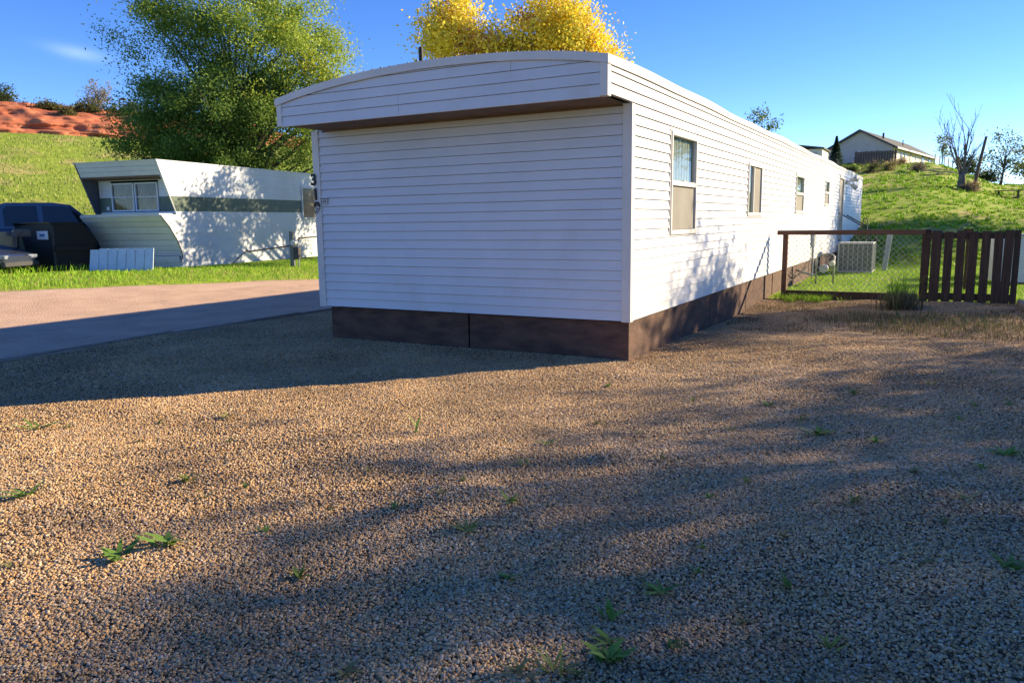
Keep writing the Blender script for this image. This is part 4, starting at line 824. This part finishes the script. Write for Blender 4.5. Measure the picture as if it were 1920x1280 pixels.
for sd_ in (-1, 1):
    cabwin([(.40, 1.20), (.40, 1.70), (.50, 1.80), (1.28, 1.81), (1.30, 1.20)], sd_); cabwin([(1.42, 1.20), (1.42, 1.81), (2.05, 1.79), (2.18, 1.72), (2.62, 1.30), (2.6, 1.20)], sd_)
V_ = [(.135, -.70, 1.22), (.135, .70, 1.22), (.285, .64, 1.68), (.285, -.64, 1.68)]; V_ = [(x-.012, y_, z) for x, y_, z in V_]+[(x+.01, y_, z) for x, y_, z in V_]
MB().add(V_, [(0, 1, 2, 3), (7, 6, 5, 4), (0, 4, 5, 1), (1, 5, 6, 2), (2, 6, 7, 3), (3, 7, 4, 0)]).build('rear_window', m_tint, cb_)
V_ = [(2.88, -.72, 1.22), (2.88, .72, 1.22), (2.28, .66, 1.71), (2.28, -.66, 1.71)]; V_ = [(x+.014, y_, z+.014) for x, y_, z in V_]+[(x-.01, y_, z-.01) for x, y_, z in V_]
MB().add(V_, [(0, 1, 2, 3), (7, 6, 5, 4), (0, 4, 5, 1), (1, 5, 6, 2), (2, 6, 7, 3), (3, 7, 4, 0)]).build('windshield', m_tint, cb_)
def wheel(parent, x, y, r=.38):
    wo = MB().tube([(x, y-.12, r), (x, y-.09, r), (x, y+.09, r), (x, y+.12, r)], [r*.9, r, r, r*.9], 22).build('wheel', m_tyre, parent)
    MB().tube([(x, y-.128, r), (x, y+.128, r)], r*.58, 16).build('rim', m_rim, wo)
for x in (-1.0, 3.55):
    for y_ in (-.83, .83): wheel(tk, x, y_)
for y_ in (-.86, .86): MB().box((-1.765, y_, .9), (.05, .10, .26)).build('tail_light', mat('red_lens', (.25, .01, .01), rough=.2), tk)
for y_ in (-1.0, 1.0): MB().box((2.5, y_*1.02, 1.26), (.12, .18, .16)).build('mirror', m_black, tk, bevel=.02)
mbx = empty('mailbox', (-20.1, 4.98, gz(-20.1, 4.98)), 'weathered brown mailbox on a crooked post in front of the dumpster', 'mailbox')
m_mail = mat('weathered_brown', (.16, .135, .115), (.09, .075, .065), rough=.8)
MB().tube([(.12, 0, -.1), (.10, 0, .35), (.03, 0, .7), (0, 0, .96)], [.085, .08, .065, .05], 8).build('post', mat('mossy_post', (.08, .085, .055), (.05, .05, .035), rough=.9), mbx)
pf = [(-.11, 0), (.11, 0), (.11, .13)]+[(.11*math.cos(a), .13+.10*math.sin(a)) for a in np.linspace(.3, 2.84, 7)]+[(-.11, .13)]
MB().prism(pf, (0, -.17, .95), (1, 0, 0), (0, 0, 1), (0, 1, 0), .42).build('box', m_mail, mbx); MB().box((0, -.18, 1.10), (.09, .02, .03)).build('handle', m_galv, mbx)
car = empty('parked_car', (-18.9, 4.25, gz(-18.9, 4.25)), 'front corner of a low grey blue car at the left edge', 'car', rotz=math.radians(22))
m_car = mat('shaded_car_paint', (.03, .04, .065), (.025, .034, .055), rough=.25, spec=.6, coat=.5)  # paint darkened to stand in for the shadow over the car
loft([ring(-4.2, .70, .3, .70), ring(-3.9, .80, .22, .78), ring(-1.4, .82, .2, .76), ring(-.5, .78, .2, .60), ring(-.12, .70, .22, .50), ring(0, .58, .26, .44)], 'body', m_car, car)
loft([[(x, -w_, z0), (x, w_, z0), (x, w_*.85, z1), (x, -w_*.85, z1)] for x, w_, z0, z1 in [(-3.9, .72, .74, .78), (-3.2, .74, .74, 1.18), (-2.2, .74, .74, 1.2), (-1.3, .74, .72, .76)]], 'greenhouse', m_tint, car)
for x in (-3.3, -.85):
    for y_ in (-.72, .72): wheel(car, x, y_, .29)
for y_ in (-.5, .5): MB().box((-.06, y_, .43), (.16, .26, .10), Matrix.Rotation(.35*(-1 if y_ > 0 else 1), 3, 'Z')).build('headlight', mat('headlight_lens', (.24, .28, .34), rough=.1, spec=.8), car, bevel=.015)
MB().box((-.0, 0, .24), (.14, 1.25, .13)).build('bumper', mat('dark_bumper', (.05, .055, .065), rough=.6), car, bevel=.02)

# ------------------------------------------------------------------ hilltop
m_hs = mat('shaded_house_siding', (.52, .49, .44), (.47, .44, .40), rough=.7, scale=2); m_hl = mat('sunlit_house_siding', (.78, .70, .59), (.72, .65, .55), rough=.7); m_hr = mat('dark_shingle', (.10, .11, .11), (.065, .07, .07), rough=.9, scale=8, bump=.4, bscale=20)  # same house siding twice: darker for the shaded gable, lighter for the sunlit side
hz = gz(-3, 73)-.55
ho = empty('hilltop_house', (-1.32, 72.2, hz), 'long tan house with dark gable roof on the hilltop', 'house', rotz=-math.atan2(3.3, 20))
HW, HL, EH, RH = 5.8, 20.0, 7.74-hz, 9.32-hz
MB().prism([(0, -.6), (0, EH), (-HW/2, RH-.05), (-HW, EH), (-HW, -.6)], (0, 0, 0), (1, 0, 0), (0, 0, 1), (0, 1, 0), .15).build('gable_wall', m_hs, ho)
MB().box((-.08, HL/2+.16, EH/2-.3), (.15, HL-.02, EH+.6)).build('side_wall', m_hl, ho); MB().box((-HW+.08, HL/2+.16, EH/2-.3), (.15, HL-.02, EH+.6)).build('side_wall', m_hs, ho)
rfh = MB().prism([(.42, EH-.22), (-HW/2, RH), (-HW-.42, EH-.22), (-HW-.42, EH-.06), (-HW/2, RH+.16), (.42, EH-.06)], (0, -.35, 0), (1, 0, 0), (0, 0, 1), (0, 1, 0), HL+.7).build('roof', m_hr, ho)
MB().box((.43, HL/2, EH-.13), (.05, HL+.66, .16)).build('gutter', m_trim, rfh)
MB().prism([(.44, EH-.26), (-HW/2, RH-.03), (-HW-.44, EH-.26), (-HW-.44, EH-.10), (-HW/2, RH+.13), (.44, EH-.10)], (0, -.39, 0), (1, 0, 0), (0, 0, 1), (0, 1, 0), .035).build('rake_board', m_hr, rfh)
for x, y, h_, r_ in ((-1.7, 3.5, 1.1, .10), (-1.4, 2.2, .6, .06), (-1.1, 9, .8, .05)): MB().tube([(x, y, EH), (x, y, EH+.5+h_)], r_, 8).build('vent_pipe', m_dkmet, rfh)
def hwin(x, y, w_, h_, z, gable):
    if gable: o = MB().box((x, -.02, z), (w_, .06, h_)).build('window', m_trim, ho); MB().box((x, -.055, z), (w_-.16, .02, h_-.16)).build('pane', m_tint2, o)
    else: o = MB().box((.02, y, z), (.06, w_, h_)).build('window', m_trim, ho); MB().box((.055, y, z), (.02, w_-.14, h_-.14)).build('pane', m_tint2, o)
m_tint2 = mat('far_window', (.16, .22, .26), rough=.1, spec=.7)
hwin(-3.1, 0, .85, .75, EH-1.05, True)
hwin(-4.95, 0, .16, 1.1, EH-1.7, True)
for y, w_, h_, z in ((1.0, .35, .9, 1.35), (3.2, .3, .5, 1.5), (4.8, .4, .45, 1.5), (9.6, .3, .5, 1.5), (13.0, .7, 1.9, 1.0), (16.5, .7, 1.0, 1.4)): hwin(0, y, w_, h_, z, False)
hd_ = MB().box((.02, 7.4, .95), (.06, .75, 1.9)).build('door', m_hs, ho); MB().tube([(.06, 7.15, .95), (.12, 7.15, .95)], .04, 8).build('handle', m_dkmet, hd_)
for y in (9.5, 12, 14.5, 17, 19.6): MB().box((1.8, y, EH/2-.4), (.10, .10, EH+.3)).build('porch_post', m_trim, ho)
MB().box((1.8, 14.5, .55), (.05, 10, .06)).build('porch_rail', m_hs, ho)
m_oldw = mat('grey_old_boards', (.13, .105, .09), (.08, .065, .058), rough=.9, scale=3, stretch=(6, 6, .6))
ff = empty('board_fence', (-4.35, 70.2, gz(-2.6, 70.2)-.15), 'dark weathered board fence in front of the hilltop house', 'fence')
for i in range(16): MB().box((.11+i*.215, random.uniform(-.01, .01), .62+random.uniform(-.03, .03)), (.20, .03, 1.42)).build('board', m_oldw, ff)
for i in (0, 8, 15): MB().box((.11+i*.215, .07, .65), (.11, .11, 1.5)).build('post', m_oldw, ff)
for z in (.25, 1.05): MB().box((1.72, .03, z), (3.4, .03, .1)).build('rail', m_oldw, ff)
fh = empty('far_house', (-8.9, 63, gz(-7.5, 63)), 'low cream building with dark roof behind the mobile home roof', 'house')
h2 = 7.15-gz(-7.5, 63); MB().box((1.55, 2.0, h2/2-.3), (2.3, 4, h2+.6)).build('wall', m_hl, fh)
MB().prism([(.1, h2+.38), (2.85, h2-.02), (2.85, h2+.10), (.1, h2+.5)], (0, -.3, 0), (1, 0, 0), (0, 0, 1), (0, 1, 0), 4.6).build('roof', m_hr, fh)
wq = MB().box((2.1, -.03, h2-.55), (.45, .08, .5)).build('window', m_trim, fh); MB().box((2.1, -.075, h2-.55), (.33, .02, .38)).build('pane', m_tint2, wq)
tag(MB().tube([(4.35, 45.4, gz(4.35, 45.4)-.4), (4.62, 45.4, gz(4.35, 45.4)+1.6), (4.86, 45.5, gz(4.35, 45.4)+3.1)], [.10, .09, .07], 8).build('leaning_pole', m_oldw, None), 'weathered wooden pole leaning right beside the bare tree', 'pole')
bn = empty('picnic_table', (5.7, 47.4, gz(6.2, 47.4)), 'low dark wooden picnic table on the hill right of the bare tree', 'table')
for i in range(4): MB().box((.6, i*.2, .42), (1.5, .17, .04)).build('plank', m_oldw, bn)
for x in (.1, 1.1): MB().box((x, .3, .18), (.08, .7, .5)).build('leg', m_oldw, bn)
wd_ = empty('lumber_pile', (2.0, 52.5, gz(2.6, 52.5)), 'pale pile of loose lumber on the grassy hill below the house', 'lumber')
for i in range(7): MB().box((random.uniform(0, .9), random.uniform(-.3, .4), .1+.06*i), (random.uniform(1, 1.7), .14, .04), Matrix.Rotation(random.uniform(-.5, .5), 3, 'Z') @ Matrix.Rotation(random.uniform(-.12, .12), 3, 'Y')).build('plank', mat('pale_lumber', (.42, .34, .25), (.3, .24, .18), rough=.85) if i == 0 else MATS['pale_lumber'], wd_)
for x, y, sz, pal, lab in [(-1.9, 56, .75, [(2, (.10, .085, .06), (.15, .12, .08)), (1, (.06, .09, .03), (.1, .12, .04))], 'brown dry shrub on the slope below the board fence'), (-.9, 58, .55, [(1, (.3, .26, .10), (.36, .33, .12)), (1, (.16, .12, .08), (.22, .17, .1))], 'yellow dry stalky bush just below the board fence'), (1.1, 57, .6, [(1, (.09, .08, .06), (.2, .17, .14))], 'grey brush heap below the long hilltop house'), (4.2, 44.9, .5, [(1, (.18, .13, .09), (.26, .2, .13))], 'dry reddish brush at the foot of the leaning pole'), (-3.2, 55, .6, [(1, (.035, .06, .02), (.07, .1, .03))], 'dark green shrub at the left below the board fence'), (-.6, 68.6, .5, [(1, (.22, .16, .10), (.3, .24, .14))], 'tan shrub at the corner of the board fence')]:
    tree('dry_shrub', (x, y, gz(x, y)-.1), lab, [(0, 0, sz*.55, sz, sz, sz*.5), (sz*.5, 0, sz*.8, sz*.5, sz*.5, sz*.5)], 30, 1400, .16, pal, spread=.16, trunk_r=.04, limbs=16, cat='shrub', aspect=.2, shell=.1)
lp = empty('street_lamp', cl(6.3, 97, 0), 'dark street lamp standing on the brow of the red cliff', 'street lamp')
MB().tube([(0, 0, -.5), (0, 0, 1.9)], .05, 8).build('pole', m_dkmet, lp); MB().box((E0[0]*.35, E0[1]*.35, 1.9), (.7, .7, .08), Matrix.Rotation(math.atan2(E0[1], E0[0]), 3, 'Z')).build('lamp_head', m_dkmet, lp)

# ------------------------------------------------------------------ weeds in the gravel
def weed(x, y, label, group, n=9, ln=.09, wd=.022, col=((.10, .20, .045), (.19, .33, .06)), up=.6, name='weed', cat='weed'):
    z0 = float(gv(x, y)); V_, F_, C_ = [], [], []; col = np.array(col)
    for i in range(n):
        a = random.uniform(0, 6.28); L_ = ln*random.uniform(.6, 1.25); w_ = wd*random.uniform(.7, 1.2); c = col[0]+(col[1]-col[0])*random.random(); e = random.uniform(.5, 1.2)*up
        dx, dy = math.cos(a), math.sin(a); o = len(V_); ks = 5; bx_, by_ = random.gauss(0, ln*.15), random.gauss(0, ln*.15)
        for k in range(ks):
            t = k/(ks-1); hw = w_*.5*math.sin(min(1, t*1.05+.08)*math.pi)**.8*(1+.35*(k % 2)) if k < ks-1 else .0008
            px, pz = L_*t*math.cos(e)+L_*.15*t*t, L_*t*math.sin(e)-L_*.35*t*t*math.sin(e)
            for sgn in (-1, 1): V_.append((bx_+dx*px-dy*hw*sgn, by_+dy*px+dx*hw*sgn, pz+.008+.12*hw)); C_.append(c*(.85+.3*t))
        F_ += [(o+2*k, o+2*k+1, o+2*k+3, o+2*k+2) for k in range(ks-1)]
    v = np.array(V_); ob = npmesh(name, v, np.array(F_), m_blade, None, np.array(C_)); ob.location = (x, y, z0); return tag(ob, label, cat, group)
WEEDS_BIG = [((1.906, -5.358), 'leafy dark green weed in the gravel at the bottom of the picture', 20, 0.085, 0.03, 0.8), ((1.796, -5.054), 'upright bright green seedling just above the big leafy weed', 5, 0.11, 0.025, 1.2), ((-0.302, -5.46), 'dark green weed clump in the gravel at lower left', 10, 0.13, 0.03, 0.7), ((-0.382, -5.653), 'green weed left of the dark clump in the lower left gravel', 9, 0.12, 0.028, 0.7), ((-1.598, -5.39), 'bright green grassy weed at the left edge of the gravel', 14, 0.14, 0.018, 0.8), ((-3.056, -4.477), 'sunlit yellow green weed near the shadow edge at far left', 10, 0.16, 0.025, 0.5), ((2.175, -2.066), 'round green weed patch in the shaded gravel at right', 16, 0.12, 0.03, 0.6), ((1.899, -4.775), 'pale green creeping weed left of the lower right corner', 14, 0.08, 0.02, 0.5), ((-0.344, -3.346), 'single tall grass blade weed in the middle of the gravel', 4, 0.16, 0.015, 1.4), ((3.301, -2.043), 'green weed sprouting at the right edge of the gravel', 12, 0.12, 0.03, 0.6), ((1.86, -5.243), 'small pale sprout beside the big leafy weed', 7, 0.07, 0.02, 0.6), ((3.176, -4.008), 'pale weed low at the right edge of the gravel', 12, 0.09, 0.02, 0.5)]
WEEDS_SMALL = [(-2.832, -4.368, 9, 0.081, 0.021, 'olive', 'small olive weed, leftmost of its colour, in the sunlit gravel at left'), (-1.998, -4.384, 7, 0.067, 0.016, 'olive', 'small olive weed, second from left of its colour, in the sunlit gravel at left'), (-1.908, -3.693, 5, 0.098, 0.021, 'olive', 'small olive weed, rightmost of its colour, in the sunlit gravel at left'), (-2.312, -3.977, 5, 0.057, 0.02, 'dark green', 'small dark green weed, leftmost of its colour, in the sunlit gravel at left'), (-1.417, -4.098, 5, 0.053, 0.022, 'dark green', 'small dark green weed, second from left of its colour, in the sunlit gravel at left'), (-0.649, -4.94, 6, 0.084, 0.014, 'olive', 'small olive weed, third from left of its colour, in the sunlit gravel at left'), (-0.585, -4.714, 9, 0.06, 0.021, 'dark green', 'small dark green weed, rightmost of its colour, in the sunlit gravel at left'), (0.417, -4.623, 6, 0.071, 0.017, 'bright green', 'small bright green weed, leftmost of its colour, in the middle of the gravel'), (0.532, -4.345, 8, 0.071, 0.015, 'olive', 'small olive weed, second from left of its colour, in the middle of the gravel'), (0.915, -4.684, 7, 0.093, 0.024, 'yellow green', 'small yellow green weed, leftmost of its colour, in the middle of the gravel'), (0.501, -5.41, 9, 0.065, 0.023, 'dark green', 'small dark green weed sprout in the gravel at lower left'), (1.3, -5.0, 6, 0.059, 0.024, 'bright green', 'small bright green weed, second from left of its colour, in the middle of the gravel'), (2.005, -4.551, 9, 0.082, 0.013, 'bright green', 'small bright green weed, seventh from left of its colour, in the middle of the gravel'), (2.272, -4.029, 6, 0.061, 0.015, 'olive', 'small olive weed, second from left of its colour, in the shaded gravel at right'), (2.657, -1.115, 9, 0.066, 0.016, 'olive', 'small olive weed sprout in the gravel toward the fence'), (2.542, -1.074, 5, 0.054, 0.015, 'dark green', 'small dark green weed, rightmost of its colour, in the gravel toward the fence'), (1.702, -1.378, 10, 0.062, 0.019, 'bright green', 'small bright green weed, leftmost of its colour, in the gravel toward the fence'), (3.051, -1.284, 7, 0.081, 0.014, 'bright green', 'small bright green weed, second from left of its colour, in the gravel toward the fence'), (3.169, -0.772, 9, 0.074, 0.019, 'bright green', 'small bright green weed, third from left of its colour, in the gravel toward the fence'), (3.395, -0.565, 8, 0.059, 0.014, 'bright green', 'small bright green weed, rightmost of its colour, in the gravel toward the fence'), (1.997, -1.708, 6, 0.091, 0.015, 'dark green', 'small dark green weed, leftmost of its colour, in the gravel toward the fence'), (1.111, -1.452, 6, 0.058, 0.02, 'dark green', 'small dark green weed sprout in the middle of the gravel'), (0.231, -1.158, 9, 0.06, 0.023, 'bright green', 'small bright green weed, sixth from left of its colour, in the middle of the gravel'), (1.375, -3.122, 8, 0.08, 0.017, 'olive', 'small olive weed, rightmost of its colour, in the middle of the gravel'), (1.021, -2.52, 5, 0.055, 0.018, 'yellow green', 'small yellow green weed, rightmost of its colour, in the middle of the gravel'), (1.156, -5.86, 7, 0.062, 0.02, 'olive', 'small olive weed, leftmost of its colour, in the gravel along the bottom'), (2.067, -5.135, 7, 0.071, 0.023, 'dark green', 'small dark green weed, rightmost of its colour, in the gravel along the bottom'), (1.853, -5.513, 8, 0.065, 0.014, 'dark green', 'small dark green weed, leftmost of its colour, in the gravel along the bottom'), (1.776, -5.518, 10, 0.099, 0.014, 'yellow green', 'small yellow green weed, leftmost of its colour, in the gravel along the bottom'), (1.679, -5.587, 8, 0.078, 0.022, 'olive', 'small olive weed, rightmost of its colour, in the gravel along the bottom'), (1.959, -4.292, 9, 0.054, 0.015, 'bright green', 'small bright green weed, eighth from left of its colour, in the middle of the gravel'), (3.05, -3.25, 6, 0.087, 0.013, 'bright green', 'small bright green weed, fourth from left of its colour, in the shaded gravel at right'), (2.858, -4.114, 8, 0.072, 0.013, 'olive', 'small olive weed, rightmost of its colour, in the shaded gravel at right'), (2.585, -4.907, 6, 0.064, 0.018, 'yellow green', 'small yellow green weed, rightmost of its colour, in the gravel along the bottom'), (-0.766, -5.913, 6, 0.055, 0.014, 'olive', 'small olive weed, leftmost of its colour, in the gravel at lower left'), (0.898, -4.251, 8, 0.099, 0.02, 'bright green', 'small bright green weed, third from left of its colour, in the middle of the gravel'), (-0.972, -4.805, 10, 0.076, 0.023, 'yellow green', 'small yellow green weed sprout in the sunlit gravel at left'), (1.951, -3.341, 9, 0.052, 0.012, 'yellow green', 'small yellow green weed, rightmost of its colour, in the shaded gravel at right'), (2.274, -0.677, 7, 0.085, 0.024, 'dark green', 'small dark green weed, second from left of its colour, in the gravel toward the fence'), (2.847, 0.075, 5, 0.08, 0.013, 'yellow green', 'small yellow green weed sprout in the gravel toward the fence'), (3.356, 0.855, 5, 0.087, 0.016, 'bright green', 'small bright green weed, fourth from left of its colour, in the gravel toward the fence'), (2.341, -2.763, 5, 0.054, 0.019, 'bright green', 'small bright green weed, second from left of its colour, in the shaded gravel at right'), (2.538, -2.152, 10, 0.052, 0.023, 'bright green', 'small bright green weed, third from left of its colour, in the shaded gravel at right'), (2.782, -2.874, 10, 0.085, 0.022, 'olive', 'small olive weed, third from left of its colour, in the shaded gravel at right'), (3.139, -2.481, 7, 0.068, 0.02, 'bright green', 'small bright green weed, rightmost of its colour, in the shaded gravel at right'), (1.586, -2.163, 5, 0.094, 0.017, 'yellow green', 'small yellow green weed, leftmost of its colour, in the shaded gravel at right'), (0.658, -2.446, 5, 0.093, 0.019, 'olive', 'small olive weed, fourth from left of its colour, in the middle of the gravel'), (0.582, -3.114, 9, 0.083, 0.017, 'bright green', 'small bright green weed, fifth from left of its colour, in the middle of the gravel'), (0.639, -3.61, 5, 0.08, 0.013, 'bright green', 'small bright green weed, fourth from left of its colour, in the middle of the gravel'), (1.818, -3.652, 10, 0.056, 0.015, 'bright green', 'small bright green weed, rightmost of its colour, in the middle of the gravel'), (2.533, -3.553, 8, 0.086, 0.017, 'dark green', 'small dark green weed, leftmost of its colour, in the shaded gravel at right'), (2.94, -3.653, 10, 0.085, 0.017, 'dark green', 'small dark green weed, rightmost of its colour, in the shaded gravel at right'), (2.373, -4.503, 8, 0.092, 0.013, 'bright green', 'small bright green weed, leftmost of its colour, in the shaded gravel at right'), (2.256, -4.863, 9, 0.051, 0.019, 'olive', 'small olive weed, leftmost of its colour, in the shaded gravel at right'), (0.497, -4.07, 8, 0.051, 0.023, 'olive', 'small olive weed, third from left of its colour, in the middle of the gravel'), (-0.1, -4.208, 5, 0.075, 0.019, 'olive', 'small olive weed, leftmost of its colour, in the middle of the gravel'), (0.114, -4.776, 8, 0.063, 0.012, 'olive', 'small olive weed, rightmost of its colour, in the gravel at lower left'), (0.025, -5.137, 7, 0.057, 0.019, 'bright green', 'small bright green weed sprout in the gravel at lower left')]
random.seed(5)
for (pp, lab, n, ln, wd, up) in WEEDS_BIG: weed(pp[0], pp[1], lab, None, n, ln, wd, up=up)
WCOL = {'bright green': ((.10, .20, .045), (.19, .33, .06)), 'dark green': ((.07, .13, .035), (.12, .20, .045)), 'yellow green': ((.20, .24, .05), (.33, .36, .08)), 'olive': ((.20, .19, .07), (.28, .27, .11))}
for (x, y, n, ln, wd, cn, lab) in WEEDS_SMALL: weed(x, y, lab, 'small weeds scattered over the gravel', n+3, ln*random.uniform(.6, 1.1), wd*random.uniform(.4, .75), col=WCOL[cn], up=random.uniform(.6, 1.1))
# dry weed clump by the fence and thin grass in the gravel there
def clump(x, y, n, h, r, cols, wts, label, cat='weed', name='dry_weed_clump', zf=gv, lean=.7, wd=.008):
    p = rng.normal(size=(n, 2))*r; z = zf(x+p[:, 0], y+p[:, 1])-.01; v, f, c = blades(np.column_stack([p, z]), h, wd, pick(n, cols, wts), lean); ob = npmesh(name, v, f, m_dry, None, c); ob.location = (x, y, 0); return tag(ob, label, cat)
DRY = [(.16, .125, .075), (.10, .08, .05), (.24, .20, .12), (.10, .14, .04)]
clump(2.35, 6.45, 520, .32, .15, DRY, (4, 4, 2, 2), 'dry brown weed clump with green tips in front of the fence')
clump(2.30, 6.75, 160, .55, .10, GREENS, (3, 4, 1, 0), 'taller green grass tuft behind the dry weed clump', name='grass_tuft')
clump(2.55, 4.7, 1300, .13, .55, DRY, (3, 2, 2, 5), 'low straggly weed patch on the gravel before the dry clump', name='weed_patch', wd=.007)
clump(3.5, 4.3, 900, .11, .5, DRY, (3, 2, 2, 4), 'sparse dry grass patch on the gravel below the gate', name='weed_patch', wd=.006)
def ap(n, x0, x1, y0, y1, h, lab, cols=DRY, wts=(4, 3, 3, 2), wd=.006):
    p = np.stack([rng.uniform(x0, x1, n), rng.uniform(y0, y1, n)], 1); p = p[fbm(p[:, 0]*1.3, p[:, 1]*1.3, 3) > -.08]
    v, f, c = blades(np.column_stack([p, gv(p[:, 0], p[:, 1])]), h, wd, pick(len(p), cols, wts), .9); o = kind(npmesh('dry_grass', v, f, m_dry, None, c), 'stuff'); o['label'] = lab
ap(9000, .1, 4.1, 3.2, 7.6, .06, 'short dry grass and straw mixed into the gravel near the fence')
ap(1500, .15, 1.6, 7.2, 7.72, .12, 'green fringe of grass under the fence board', GREENS, (4, 3, 3, 1))
